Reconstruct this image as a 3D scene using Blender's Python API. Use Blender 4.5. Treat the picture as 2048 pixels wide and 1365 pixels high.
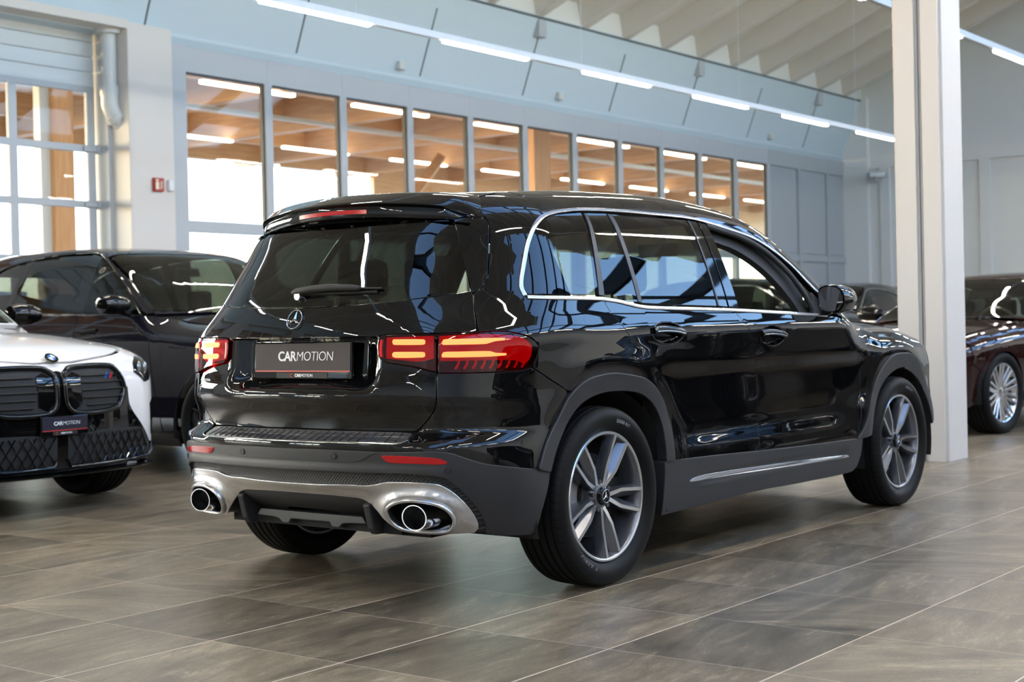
import bpy, bmesh, math, random
import numpy as np
from mathutils import Vector, Matrix, geometry
random.seed(7)
for _o in list(bpy.data.objects): bpy.data.objects.remove(_o, do_unlink=True)
SC = bpy.context.scene
COL = SC.collection
# ------------------------------------------------------------------ camera
CAM_P = (-4.720, -4.046, 1.0240)
YAW, PITCH, ROLL, FPX = 0.65455, -0.01014, -0.02279, 2907.45
def cam_axes():
    f = np.array([math.cos(PITCH)*math.cos(YAW), math.cos(PITCH)*math.sin(YAW), math.sin(PITCH)])
    r = np.array([math.sin(YAW), -math.cos(YAW), 0.0]); u = np.cross(r, f)
    c, s = math.cos(ROLL), math.sin(ROLL)
    return c*r+s*u, -s*r+c*u, f
_r, _u, _f = cam_axes()
cam = bpy.data.cameras.new('camera'); camo = bpy.data.objects.new('camera', cam); COL.objects.link(camo)
camo.matrix_world = Matrix(((_r[0],_u[0],-_f[0],CAM_P[0]),(_r[1],_u[1],-_f[1],CAM_P[1]),(_r[2],_u[2],-_f[2],CAM_P[2]),(0,0,0,1)))
cam.sensor_width = 36.0; cam.lens = FPX/2048*36.0; cam.clip_start = .05; cam.clip_end = 400
cam.dof.use_dof = True; cam.dof.focus_distance = 5.15; cam.dof.aperture_fstop = 4.6
SC.camera = camo
# ------------------------------------------------------------------ view
SC.view_settings.view_transform = 'Standard'; SC.view_settings.look = 'None'
SC.view_settings.gamma = 1.0; SC.view_settings.use_curve_mapping = False
SC.view_settings.exposure = 0.9
cy = SC.cycles
cy.use_denoising = True; cy.max_bounces = 8; cy.diffuse_bounces = 4; cy.glossy_bounces = 4
cy.transmission_bounces = 4; cy.transparent_max_bounces = 12; cy.sample_clamp_indirect = 6.0
cy.caustics_reflective = False; cy.caustics_refractive = False; cy.use_light_tree = True
# ------------------------------------------------------------------ sky
SKY_STRENGTH = 1.2
wd = bpy.data.worlds.new('sky'); SC.world = wd; wd.use_nodes = True
nt = wd.node_tree; nt.nodes.clear()
sky = nt.nodes.new('ShaderNodeTexSky'); sky.sky_type = 'NISHITA'; sky.sun_disc = False
sky.sun_elevation = math.radians(16); sky.sun_rotation = math.radians(-20); sky.altitude = 400
sky.air_density = 1.0; sky.dust_density = 1.0; sky.ozone_density = 3.0
bg = nt.nodes.new('ShaderNodeBackground'); bg.inputs[1].default_value = SKY_STRENGTH
wo = nt.nodes.new('ShaderNodeOutputWorld')
nt.links.new(sky.outputs[0], bg.inputs[0]); nt.links.new(bg.outputs[0], wo.inputs[0])
# ------------------------------------------------------------------ materials
MAT = {}
def hexc(h):
    v = [int(h[i:i+2],16)/255 for i in (0,2,4)]
    return tuple(x/12.92 if x <= .04045 else ((x+.055)/1.055)**2.4 for x in v)
def pm(name, col, rough=.5, metal=0.0, spec=.5, emit=None, es=0.0, coat=0.0, bump=None, var=None):
    m = bpy.data.materials.new(name); m.use_nodes = True; MAT[name] = m
    n = m.node_tree.nodes; l = m.node_tree.links; b = n['Principled BSDF']
    if isinstance(col, str): col = hexc(col)
    b.inputs['Base Color'].default_value = (*col, 1)
    b.inputs['Roughness'].default_value = rough; b.inputs['Metallic'].default_value = metal
    b.inputs['Specular IOR Level'].default_value = spec
    if coat: b.inputs['Coat Weight'].default_value = coat; b.inputs['Coat Roughness'].default_value = .02
    if emit is not None:
        if isinstance(emit, str): emit = hexc(emit)
        b.inputs['Emission Color'].default_value = (*emit, 1); b.inputs['Emission Strength'].default_value = es
    if bump or var:
        tc = n.new('ShaderNodeTexCoord'); nz = n.new('ShaderNodeTexNoise'); nz.inputs['Scale'].default_value = (bump or var)[0]
        nz.inputs['Detail'].default_value = 6; l.new(tc.outputs['Object'], nz.inputs['Vector'])
        if bump:
            bp = n.new('ShaderNodeBump'); bp.inputs['Strength'].default_value = bump[1]; bp.inputs['Distance'].default_value = bump[2]
            l.new(nz.outputs[0], bp.inputs['Height']); l.new(bp.outputs[0], b.inputs['Normal'])
        if var:
            mx = n.new('ShaderNodeMix'); mx.data_type = 'RGBA'
            mx.inputs[6].default_value = (*[c*(1-var[1]) for c in col],1); mx.inputs[7].default_value = (*[min(1,c*(1+var[1])) for c in col],1)
            l.new(nz.outputs[0], mx.inputs[0]); l.new(mx.outputs[2], b.inputs['Base Color'])
    return m
def glass(name, tint, ior=1.5, rough=0.0):
    m = bpy.data.materials.new(name); m.use_nodes = True; MAT[name] = m
    n = m.node_tree.nodes; l = m.node_tree.links; n.clear()
    t = n.new('ShaderNodeBsdfTransparent'); t.inputs[0].default_value = (*tint, 1)
    g = n.new('ShaderNodeBsdfGlossy'); g.inputs['Roughness'].default_value = rough
    fr = n.new('ShaderNodeFresnel'); ge = n.new('ShaderNodeNewGeometry'); mi = n.new('ShaderNodeMix')
    mi.inputs[2].default_value = ior; mi.inputs[3].default_value = 1/ior; l.new(ge.outputs['Backfacing'], mi.inputs[0]); l.new(mi.outputs[0], fr.inputs[0])
    mx = n.new('ShaderNodeMixShader'); o = n.new('ShaderNodeOutputMaterial')
    l.new(fr.outputs[0], mx.inputs[0]); l.new(t.outputs[0], mx.inputs[1]); l.new(g.outputs[0], mx.inputs[2]); l.new(mx.outputs[0], o.inputs[0])
    return m
def wood(name, a, b_, axis=0):
    m = pm(name, a, .55); n = m.node_tree.nodes; l = m.node_tree.links; b = n['Principled BSDF']
    tc = n.new('ShaderNodeTexCoord'); mp = n.new('ShaderNodeMapping')
    sc = [6, 6, 6]; sc[axis] = .5; mp.inputs['Scale'].default_value = sc
    nz = n.new('ShaderNodeTexNoise'); nz.inputs['Scale'].default_value = 3; nz.inputs['Detail'].default_value = 5
    cr = n.new('ShaderNodeValToRGB'); cr.color_ramp.elements[0].position = .3; cr.color_ramp.elements[1].position = .7
    cr.color_ramp.elements[0].color = (*hexc(a),1); cr.color_ramp.elements[1].color = (*hexc(b_),1)
    l.new(tc.outputs['Object'], mp.inputs[0]); l.new(mp.outputs[0], nz.inputs['Vector']); l.new(nz.outputs[0], cr.inputs[0]); l.new(cr.outputs[0], b.inputs['Base Color'])
    return m
pm('wall_white', 'dfe1e0', .6, bump=(25,.08,.004))
pm('ceiling_white', 'd8d4cc', .7)
pm('panel_white', 'c3d3dc', .55, bump=(25,.08,.004))
pm('concrete_white', 'd5d0c9', .55, bump=(60,.15,.004))
pm('frame_grey', 'b4b9bd', .45)
pm('frame_dark', '2a2d30', .5)
pm('door_grey', 'adb2b5', .85, spec=.15)
pm('seam_dark', '5a6064', .7)
pm('roller_white', 'cfd6d8', .55)
pm('pipe_grey', 'c9ccca', .4)
pm('steel_dark', '23211f', .6)
pm('led', 'ffffff', .4, emit=(1,.91,.78), es=62.0)
pm('led_canopy', 'ffffff', .4, emit=(1,.90,.72), es=5.0)
pm('rail_white', 'e6e9ea', .4)
pm('asphalt', 'a7a39b', .8)
pm('sign_red', 'a5201c', .4); pm('sign_cream', 'e8e2c4', .5)
wood('timber', 'cc9f72', 'dcb78c', 0); wood('timber_y', 'c4966a', 'd6ae84', 1); wood('timber_z', 'c48d58', 'd6a674', 2)
glass('window_glass', (.95,.95,.945), 1.22)
# slate floor
def floor_mat(ts, tw):
    m = bpy.data.materials.new('slate_tile'); m.use_nodes = True; MAT['slate_tile'] = m
    n = m.node_tree.nodes; l = m.node_tree.links; b = n['Principled BSDF']
    def N(t, **k):
        x = n.new(t)
        for a, v in k.items(): setattr(x, a, v)
        return x
    def M(op, a, b2=None, c=None):
        x = N('ShaderNodeMath', operation=op)
        for i, v in enumerate((a, b2, c)):
            if v is None: continue
            if isinstance(v, (int, float)): x.inputs[i].default_value = v
            else: l.new(v, x.inputs[i])
        return x.outputs[0]
    tc = N('ShaderNodeTexCoord'); sp = N('ShaderNodeSeparateXYZ'); l.new(tc.outputs['Object'], sp.inputs[0])
    tx = M('DIVIDE', sp.outputs[0], ts); ty = M('DIVIDE', sp.outputs[1], tw)
    ix = M('FLOOR', tx); iy = M('FLOOR', ty); fx = M('SUBTRACT', tx, ix); fy = M('SUBTRACT', ty, iy)
    ex = M('MULTIPLY', M('MINIMUM', fx, M('SUBTRACT', 1.0, fx)), ts); ey = M('MULTIPLY', M('MINIMUM', fy, M('SUBTRACT', 1.0, fy)), tw)
    # the joints across the hall are finer than those along it
    gx = M('LESS_THAN', ex, .0014); gy = M('LESS_THAN', ey, .0026); gr = M('MAXIMUM', M('MULTIPLY', gx, .75), gy)
    cb = N('ShaderNodeCombineXYZ'); l.new(ix, cb.inputs[0]); l.new(iy, cb.inputs[1])
    wn = N('ShaderNodeTexWhiteNoise', noise_dimensions='2D'); l.new(cb.outputs[0], wn.inputs['Vector'])
    wc = N('ShaderNodeSeparateColor'); l.new(wn.outputs['Color'], wc.inputs[0])
    # per tile: grain direction (along x, sometimes turned) and a random offset
    turn = M('MULTIPLY', M('GREATER_THAN', wc.outputs[0], .78), 1.1)
    ang = M('ADD', M('ADD', turn, -.10), M('MULTIPLY', M('SUBTRACT', wc.outputs[1], .5), .35))
    vr = N('ShaderNodeVectorRotate', rotation_type='Z_AXIS'); l.new(tc.outputs['Object'], vr.inputs['Vector']); l.new(ang, vr.inputs['Angle'])
    off = N('ShaderNodeVectorMath', operation='MULTIPLY_ADD'); l.new(wn.outputs['Color'], off.inputs[0]); off.inputs[1].default_value = (37,53,11); l.new(vr.outputs[0], off.inputs[2])
    def NZ(sc, det, rough, dist, vec):
        mp = N('ShaderNodeMapping'); mp.inputs['Scale'].default_value = (*vec, 1.0); l.new(off.outputs[0], mp.inputs[0])
        x = N('ShaderNodeTexNoise'); x.inputs['Scale'].default_value = sc; x.inputs['Detail'].default_value = det; x.inputs['Roughness'].default_value = rough; x.inputs['Distortion'].default_value = dist; l.new(mp.outputs[0], x.inputs['Vector']); return x
    n1 = NZ(1.7, 9, .66, .9, (1.0, 5.0)); n2 = NZ(11, 8, .72, .4, (1.0, 3.2)); n3 = NZ(1.5, 3, .5, .6, (1.0, 2.2)); n4 = NZ(95, 3, .7, 0, (1.0, 1.7))
    cr = N('ShaderNodeValToRGB'); e = cr.color_ramp.elements
    e[0].position = .31; e[0].color = (*hexc('3b362e'),1); e[1].position = .69; e[1].color = (*hexc('9b8c74'),1)
    x = e.new(.5); x.color = (*hexc('6c6251'),1)
    mixv = M('ADD', M('ADD', M('MULTIPLY', n1.outputs[0], .46), M('MULTIPLY', n2.outputs[0], .36)), M('MULTIPLY', M('SUBTRACT', n3.outputs[0], .5), .38))
    mixv = M('ADD', mixv, M('SUBTRACT', M('MULTIPLY', n4.outputs[0], .34), .08))
    mixv = M('ADD', mixv, M('MULTIPLY', M('SUBTRACT', wc.outputs[2], .5), .10)); l.new(mixv, cr.inputs[0])
    # pale mineral flecks along the grain
    fl = M('MULTIPLY', M('GREATER_THAN', M('MULTIPLY', n2.outputs[0], n1.outputs[0]), .335), .30)
    f1 = N('ShaderNodeMix', data_type='RGBA'); l.new(fl, f1.inputs[0]); l.new(cr.outputs[0], f1.inputs[6]); f1.inputs[7].default_value = (*hexc('a89b85'),1)
    f2 = N('ShaderNodeMix', data_type='RGBA'); l.new(gr, f2.inputs[0]); l.new(f1.outputs[2], f2.inputs[6]); f2.inputs[7].default_value = (*hexc('dccbb6'),1)
    l.new(f2.outputs[2], b.inputs['Base Color'])
    b.inputs['Specular IOR Level'].default_value = .55
    rg = M('ADD', .285, M('MULTIPLY', n2.outputs[0], .10)); l.new(rg, b.inputs['Roughness'])
    bp = N('ShaderNodeBump'); bp.inputs['Strength'].default_value = .15; bp.inputs['Distance'].default_value = .003
    l.new(M('SUBTRACT', M('ADD', M('ADD', n1.outputs[0], M('MULTIPLY', n2.outputs[0], .6)), M('MULTIPLY', n4.outputs[0], .25)), M('MULTIPLY', gr, .6)), bp.inputs['Height']); l.new(bp.outputs[0], b.inputs['Normal'])
floor_mat(.5910, .5963)
# ------------------------------------------------------------------ mesh helpers
def link(name, me, mat=None, parent=None):
    o = bpy.data.objects.new(name, me); COL.objects.link(o)
    for m in (mat if isinstance(mat, (list, tuple)) else [mat]):
        if m is not None: me.materials.append(MAT[m] if isinstance(m, str) else m)
    if parent is not None: o.parent = parent
    return o
def obj(name, bm, mat=None, parent=None, smooth=None, bevel=None):
    bmesh.ops.recalc_face_normals(bm, faces=bm.faces)
    if bevel:
        es = [e for e in bm.edges if len(e.link_faces) == 2 and e.calc_face_angle(0) > .6]
        bmesh.ops.bevel(bm, geom=es, offset=bevel, segments=2, affect='EDGES', profile=.5)
    me = bpy.data.meshes.new(name); bm.to_mesh(me); bm.free()
    o = link(name, me, mat, parent)
    if smooth is not None:
        for p_ in me.polygons: p_.use_smooth = True
        me.set_sharp_from_angle(angle=math.radians(smooth))
    return o
def bx(bm, x0, x1, y0, y1, z0, z1, M=None):
    vs = [bm.verts.new((x, y, z)) for x in (x0, x1) for y in (y0, y1) for z in (z0, z1)]
    for f in ((0,1,3,2),(4,6,7,5),(0,4,5,1),(2,3,7,6),(0,2,6,4),(1,5,7,3)): bm.faces.new([vs[i] for i in f])
    if M is not None: bmesh.ops.transform(bm, matrix=M, verts=vs)
    return vs
def BX(*a, **k):
    bm = bmesh.new(); bx(bm, *a, **k); return bm
def prism(bm, pts, h0, h1, axis='y'):
    """extrude a 2D outline along an axis"""
    def P(a, b, h): return {'y': (a, h, b), 'x': (h, a, b), 'z': (a, b, h)}[axis]
    A = [bm.verts.new(P(a, b, h0)) for a, b in pts]; B = [bm.verts.new(P(a, b, h1)) for a, b in pts]; n = len(pts)
    bm.faces.new(A); bm.faces.new(B[::-1])
    for i in range(n): bm.faces.new((A[i], B[i], B[(i+1) % n], A[(i+1) % n]))
def tube(bm, pts, r, n=10, closed=False, cap=True):
    pts = [Vector(p_) for p_ in pts]; rings = []; N_ = len(pts); up = None
    for i, p_ in enumerate(pts):
        d = (pts[(i+1) % N_]-pts[i-1]) if closed else (pts[min(i+1, N_-1)]-pts[max(i-1, 0)])
        d.normalize()
        if up is None: up = Vector((0,0,1)) if abs(d.z) < .9 else Vector((1,0,0))
        s = d.cross(up)
        if s.length < 1e-6: s = d.cross(Vector((1,0,0)))
        s.normalize(); up = s.cross(d).normalized()
        rr = r[i] if isinstance(r, list) else r
        ru, rv = rr if isinstance(rr, tuple) else (rr, rr)
        rings.append([bm.verts.new(p_ + s*math.cos(t)*ru + up*math.sin(t)*rv) for t in [2*math.pi*k/n for k in range(n)]])
    for i in range(N_ if closed else N_-1):
        a, b = rings[i], rings[(i+1) % N_]
        for k in range(n): bm.faces.new((a[k], a[(k+1) % n], b[(k+1) % n], b[k]))
    if cap and not closed: bm.faces.new(rings[0][::-1]); bm.faces.new(rings[-1])
def lathe(bm, prof, n=48, axis='y', close=False, a0=0, a1=2*math.pi):
    """prof: (radius, height along axis)"""
    full = abs(a1-a0-2*math.pi) < 1e-6; m = n if full else n+1; rings = []
    for r, h in prof:
        ring = []
        for k in range(m):
            t = a0+(a1-a0)*k/n; c, s = r*math.cos(t), r*math.sin(t)
            ring.append(bm.verts.new({'y': (c, h, s), 'z': (c, s, h), 'x': (h, c, s)}[axis]))
        rings.append(ring)
    for i in range(len(prof)-(0 if close else 1)):
        a, b = rings[i], rings[(i+1) % len(prof)]
        for k in range(n):
            k2 = (k+1) % m
            if prof[i][0] < 1e-6 and prof[(i+1) % len(prof)][0] < 1e-6: continue
            try: bm.faces.new((a[k], b[k], b[k2], a[k2]))
            except ValueError: pass
    bmesh.ops.remove_doubles(bm, verts=[v for r_ in rings for v in r_], dist=1e-6)
def empty(name, loc=(0,0,0), rz=0.0, parent=None):
    o = bpy.data.objects.new(name, None); COL.objects.link(o); o.location = loc; o.rotation_euler = (0,0,rz)
    o.empty_display_size = .3
    if parent is not None: o.parent = parent
    return o
def tag(o, label, cat, group=None, kind=None):
    o['label'] = label; o['category'] = cat
    if group: o['group'] = group
    if kind: o['kind'] = kind
    return o
def struct(o, label=None):
    o['kind'] = 'structure'
    if label: o['label'] = label
    return o
def copy_tree(o, parent=None):
    c = o.copy(); COL.objects.link(c)
    if parent is not None: c.parent = parent
    for ch in list(o.children): copy_tree(ch, c)
    return c
_tx = {}
def text_mesh(s, size, extrude=.0008, bold=0.0, shear=0.0, align='CENTER', spacing=1.0):
    cu = bpy.data.curves.new('lettering', 'FONT'); cu.body = s; cu.size = size; cu.extrude = extrude; cu.offset = bold
    cu.align_x = align; cu.align_y = 'CENTER'; cu.shear = shear; cu.space_character = spacing; cu.resolution_u = 4
    t = bpy.data.objects.new('lettering', cu); COL.objects.link(t)
    me = bpy.data.meshes.new_from_object(t.evaluated_get(bpy.context.evaluated_depsgraph_get()))
    bpy.data.objects.remove(t, do_unlink=True); bpy.data.curves.remove(cu); me.name = 'lettering'
    return me
# ================================================================== THE HALL
YW, XB, XF, YR = 11.0, 28.3, -17.0, -11.0       # window wall, back wall, wall behind the camera, right wall
fl = bpy.data.objects.new('floor', None); COL.objects.link(fl); bpy.data.objects.remove(fl)
bm = bmesh.new(); FX0, FY0 = -1.5161, .301
bx(bm, XF-.3-FX0, XB+.3-FX0, YR-.3-FY0, YW+.3-FY0, -.2, 0)
o = obj('floor', bm, 'slate_tile'); o.location = (FX0, FY0, 0); struct(o, 'dark slate tiled showroom floor')
bm = BX(-40, 90, YW+.3, 120, -.25, -.03); struct(obj('ground', bm, 'asphalt'))
# ---- window wall: bays of 1.4885 m from x = 7.87
BAY, X0W = 1.4885, 7.872
ZH, ZT0, ZT1, ZHEAD = 4.47, 2.36, 2.52, 4.81
for i in range(14):
    xa = X0W+BAY*i; xb = xa+BAY
    solid = i >= 11
    fb = bmesh.new(); mw = .065
    nm = 'door' if solid else 'window'
    if i == 0: bx(fb, xa-.36, xa, YW-.10, YW+.06, 0, ZHEAD)
    e0 = 0 if i == 0 else mw
    bx(fb, xb-mw, xb+mw, YW-.07, YW+.05, 0, ZH+.001)
    for z0, z1 in ((ZT0, ZT1), (0, .16)): bx(fb, xa+e0, xb-mw, YW-.06, YW+.04, z0, z1)
    bx(fb, xa+(0 if i else 0), xb, YW-.05, YW+.04, ZH, ZHEAD)
    o = obj(f'{nm}_{i+1}', fb, 'door_grey' if solid else 'frame_grey', bevel=.006)
    struct(o, ('grey panelled leaf ' if solid else 'tall glazed bay ')+'of the long window front')
    if solid:
        pb = bmesh.new(); bx(pb, xa+e0+.02, xb-mw-.02, YW-.03, YW+.02, ZT1+.02, ZH-.02); bx(pb, xa+e0+.02, xb-mw-.02, YW-.03, YW+.02, .18, ZT0-.02); bx(pb, xa-.02, xb+.02, YW-.005, YW+.03, .05, ZH+.05)
        obj('door_panel', pb, 'door_grey', o, bevel=.01)
    else:
        gb = bmesh.new(); bx(gb, xa+e0, xb-mw, YW-.012, YW+.012, ZT1, ZH); bx(gb, xa+e0, xb-mw, YW-.012, YW+.012, .16, ZT0)
        obj('pane', gb, 'window_glass', o)
        kb = bmesh.new(); t = .022
        bx(kb, xb-mw-t, xb-mw, YW-.03, YW+.03, ZT1, ZH); bx(kb, xa+e0, xb-mw, YW-.03, YW+.03, ZH-t, ZH)
        obj('gasket', kb, 'frame_dark', o)
bm = BX(28.3-.02, 29.2, YW-.04, YW+.3, 0, ZHEAD+.1); struct(obj('trim_1', bm, 'frame_grey'))
# ---- sloping white fascia above the windows, with its seams
YT, ZTOP = 10.5, 6.22
fb = bmesh.new()
prism(fb, [(YW+.02, ZHEAD+.02), (YW-.03, ZHEAD+.10), (YW-.03, ZHEAD+.13), (YW-.01, ZHEAD+.14), (YT, ZTOP), (YT, ZTOP+.06), (YW+.3, ZTOP+.06), (YW+.3, ZHEAD+.02)], XF, XB, 'x')
struct(obj('wall_left', fb, 'panel_white'), 'sloping white panel band above the window front')
SLY = (YW-.01-YT)/(ZTOP-ZHEAD-.14)
def slope_strip(bm, x, z0, z1, w, t=.006):
    y = lambda z: YW-.01-SLY*(z-ZHEAD-.14)
    vs = [bm.verts.new(c) for c in ((x-w,y(z0)-t,z0),(x+w,y(z0)-t,z0),(x+w,y(z1)-t,z1),(x-w,y(z1)-t,z1))]
    ws = [bm.verts.new((v.co.x, v.co.y+t*1.5, v.co.z)) for v in vs]
    bm.faces.new(vs[::-1]); bm.faces.new(ws)
    for k in range(4): bm.faces.new((vs[k], vs[(k+1)%4], ws[(k+1)%4], ws[k]))
bm = bmesh.new()
for k in range(-6, 8): slope_strip(bm, 9.95+2.676*k, ZHEAD+.18, ZTOP-.22, .014)
struct(obj('trim_2', bm, 'seam_dark'), 'dark seams between the white fascia panels')
bm = BX(XF, XB, YT-.03, YT+.02, ZTOP+.005, ZTOP+.035); struct(obj('trim_3', bm, 'seam_dark'), 'dark line where fascia meets ceiling')
for k in range(6):
    x = 9.95+2.676*(2*k)-.03 if k else 4.6
    if x > 27: continue
    bm = BX(x-.11, x+.11, YT-.02, YT+.12, ZTOP-.30, ZTOP+.0)
    if k in (0,): bm.free(); continue
    tag(obj('junction_box', bm, 'seam_dark', bevel=.008), f'small grey box high under the ceiling edge, above {("first","second","third","fourth")[k-1]} window post group', 'box', 'ceiling edge boxes') if False else struct(obj(f'trim_{10+k}', bm, 'frame_grey', bevel=.008), 'small grey bracket box under the ceiling edge')
# motion sensors at the foot of the fascia
NTH = {12.3:'nearest', 16.9:'middle', 22.6:'farthest'}
for i, px in enumerate((12.1, 16.3, 24.3)):
    bm = BX(-.07, .07, -.05, .05, -.07, .07)
    o = obj('motion_sensor', bm, 'pipe_grey', bevel=.02); o.location = (px, YW-.10, 5.08)
    tag(o, 'small grey motion sensor on the white fascia, %s of the three' % ('leftmost','middle','rightmost')[i], 'sensor', 'motion sensors on the fascia')
# ---- ceiling: two slopes with ribs, one glazed band on the right slope
SL, ZE = .40, 6.27
def zc(y): return ZE+SL*(10.5-abs(y))
def slab(bm, x0, x1, y0, y1, t=.12):
    vs = [bm.verts.new((x, y, zc(y)+.42+d)) for x in (x0, x1) for y in (y0, y1) for d in (0, t)]
    for f in ((0,1,3,2),(4,6,7,5),(0,4,5,1),(2,3,7,6),(0,2,6,4),(1,5,7,3)): bm.faces.new([vs[i] for i in f])
bm = bmesh.new()
for y0, y1 in ((11.3,1.0),(-1.0,-5.9),(-10.0,-11.3)): slab(bm, XF-.3, XB+.3, y0, y1)
for xs in ((XF-.3, XF+1), (XB-1.5, XB+.3)):
    for y0, y1 in ((1.0,0),(0,-1.0),(-5.9,-10.0)): slab(bm, *xs, y0, y1)
struct(obj('ceiling', bm, 'ceiling_white'), 'white ribbed showroom ceiling')
def rib(bm, x, y0, y1, wb, wt, h=.42):
    A = []
    for y in (y0, y1):
        z = zc(y); A.append([bm.verts.new(c) for c in ((x-wb,y,z),(x+wb,y,z),(x+wt,y,z+h),(x-wt,y,z+h))])
    a, b = A
    for k in range(4): bm.faces.new((a[k], a[(k+1)%4], b[(k+1)%4], b[k]))
    bm.faces.new(a[::-1]); bm.faces.new(b)
bm = bmesh.new(); x = 15.22-1.345*23
while x < XB:
    for y0, y1 in ((10.55,1.0),(-1.0,-5.9),(-10.0,-10.6)): rib(bm, x, y0, y1, .10, .20)
    x += 1.345
struct(obj('trim_4', bm, 'ceiling_white'), 'tapered white ceiling ribs')
bm = bmesh.new(); bx(bm, XF, XB, YT+.02, YT+.06, ZTOP, ZTOP+.55); struct(obj('trim_5', bm, 'wall_white'))
bm = bmesh.new()                               # skylight bars
for y0, y1 in ((1.0,0),(0,-1.0),(-5.9,-10.0)):
    x = XF+1
    while x < XB-1.4: rib(bm, x, y0, y1, .07, .07, .40); x += 2.69
for y in (-7.9,):
    vs = bx(bm, XF+1, XB-1.5, y-.06, y+.06, zc(y)+.05, zc(y)+.4)
struct(obj('trim_6', bm, 'steel_dark'), 'dark steel bars of the roof lights')
bm = bmesh.new()
for y0, y1 in ((1.0,0),(0,-1.0),(-5.9,-10.0)): slab(bm, XF+1, XB-1.5, y0, y1, .01)
struct(obj('window_30', bm, 'window_glass'), 'long roof light')
# ---- remaining walls
bm = bmesh.new()
prism(bm, [(YR-.3,0),(YW+.3,0),(YW+.3,6.6),(0,10.95),(YR-.3,6.6)], XB, XB+.3, 'x'); struct(obj('wall_back', bm, 'wall_white'), 'white end wall of the hall')
bm = bmesh.new()
prism(bm, [(YR-.3,0),(YW+.3,0),(YW+.3,6.6),(0,10.95),(YR-.3,6.6)], XF-.3, XF, 'x'); struct(obj('wall_front', bm, 'wall_white'), 'white wall behind the viewer')
bm = BX(XF-.3, XB+.3, YR-.3, YR, 0, 6.7); struct(obj('wall_right', bm, 'wall_white'), 'long right-hand wall')
# ledge, pilasters and camera on the back wall
bm = bmesh.new(); bx(bm, XB-.06, XB, YR, 10.45, 4.60, 4.66)
for y in (9.95, 7.55, 6.1, 3.6, 1.1): bx(bm, XB-.07, XB, y-.12, y+.12, 0, 4.6)
bx(bm, XB-.14, XB, 10.35, YW, 0, 6.3)
struct(obj('trim_7', bm, 'wall_white'), 'white ledge and pilasters on the end wall')
cm = empty('security_camera', (XB-.14, 10.2, 4.42)); tag(cm, 'small white security camera with dark lens on the end wall', 'camera')
bm = bmesh.new(); lathe(bm, [(0,0),(.055,0),(.06,.05),(.06,.34),(.05,.36),(0,.36)], 20, 'y'); o = obj('body', bm, 'rail_white', cm, 40); o.location = (-.12, -.36, 0); o.rotation_euler = (0,0,math.radians(25))
bm = bmesh.new(); lathe(bm, [(0,0),(.045,0),(.045,.02),(0,.02)], 20, 'y'); o = obj('lens', bm, 'steel_dark', cm, 40); o.location = (-.12, -.375, 0); o.rotation_euler = (0,0,math.radians(25))
bm = BX(-.16, .02, -.14, .10, -.14, .08); obj('bracket', bm, 'frame_grey', cm, bevel=.01)
# ---- column on the centre line
bm = bmesh.new()
for y0, y1 in ((-.255,-.088),(-.080,.105)):
    bx(bm, 5.22, 5.62, y0, y1, 0, zc(0)+.4)
bmesh.ops.bevel(bm, geom=[e for e in bm.edges if abs((e.verts[0].co-e.verts[1].co).z) > 1], offset=.022, segments=2, affect='EDGES')
bx(bm, 5.235, 5.61, -.095, -.07, 0, zc(0)+.4)
struct(obj('column', bm, 'concrete_white', smooth=40), 'white painted twin column with a dark joint')
bm = BX(5.228, 5.24, -.088, -.080, 0, 9); struct(obj('trim_8', bm, 'seam_dark'))
# ---- left pillar, soffit, sectional gate, rain pipe
bm = bmesh.new(); bx(bm, 6.80, 7.50, 10.72, YW+.3, 0, ZHEAD+.12)
struct(obj('trim_9', bm, 'concrete_white', bevel=.015), 'white concrete pillar beside the gate')
bm = BX(XF, 6.80, 10.70, YW+.45, 4.84, 4.95); struct(obj('trim_15', bm, 'concrete_white'), 'soffit above the gate')
bm = bmesh.new()
for x in (.7, -5.3, -11.3): bx(bm, x, x+1.4, YW-.28, YW+.5, 0, 4.84)
bx(bm, XF, -15.9, YW-.28, YW+.5, 0, 4.84)
struct(obj('trim_16', bm, 'concrete_white', bevel=.015), 'white pillars between the gates')
GY = 11.32
g = empty('door_20', (4.4, GY, 0)); struct(g, 'sectional glazed gate at the left edge')
bm = bmesh.new()
for k in range(4): bx(bm, -2.3, 2.31, -.03, .03, 4.16+.19*k, 4.34+.19*k)
obj('curtain_slats', bm, 'roller_white', g, bevel=.006)
bm = bmesh.new()
rows = [(3.38,4.15),(2.68,3.38),(1.98,2.68),(1.28,1.98),(.58,1.28),(0,.58)]
for a, b in rows:
    bx(bm, -2.3, 2.31, -.03, .03, a-.045, a+.045)
bx(bm, -2.3, 2.31, -.03, .03, 4.09, 4.17)
for x in (-2.3,-1.15,0.0,1.13,2.25): bx(bm, x-.055, x+.06, -.028, .028, 0, 4.1)
for a, b in rows[:4]: bx(bm, 2.12, 2.34, -.06, -.03, a-.035, a+.03); bx(bm, 2.30, 2.38, -.09, -.03, a-.06, a+.05)
obj('gate_frame', bm, 'frame_grey', g, bevel=.006)
bm = BX(-2.3, 2.3, -.006, .006, .02, 4.12); obj('pane', bm, 'window_glass', g)
bm = BX(2.34, 2.42, -.25, .05, 0, 4.84); obj('guide_rail', bm, 'frame_grey', g)
for k in (1, 2, 3):
    c = copy_tree(g); c.location.x = 4.4-6.0*k; c.name = 'door_%d' % (20+k); c['label'] = 'sectional glazed gate further along the wall'
pp = empty('rain_pipe', (6.71, 10.98, 4.84)); tag(pp, 'white rain pipe with elbow beside the gate under the soffit', 'pipe')
bm = bmesh.new(); tube(bm, [(0,0,0),(0,0,-.74)], .095, 20); obj('pipe', bm, 'pipe_grey', pp, 40)
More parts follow.
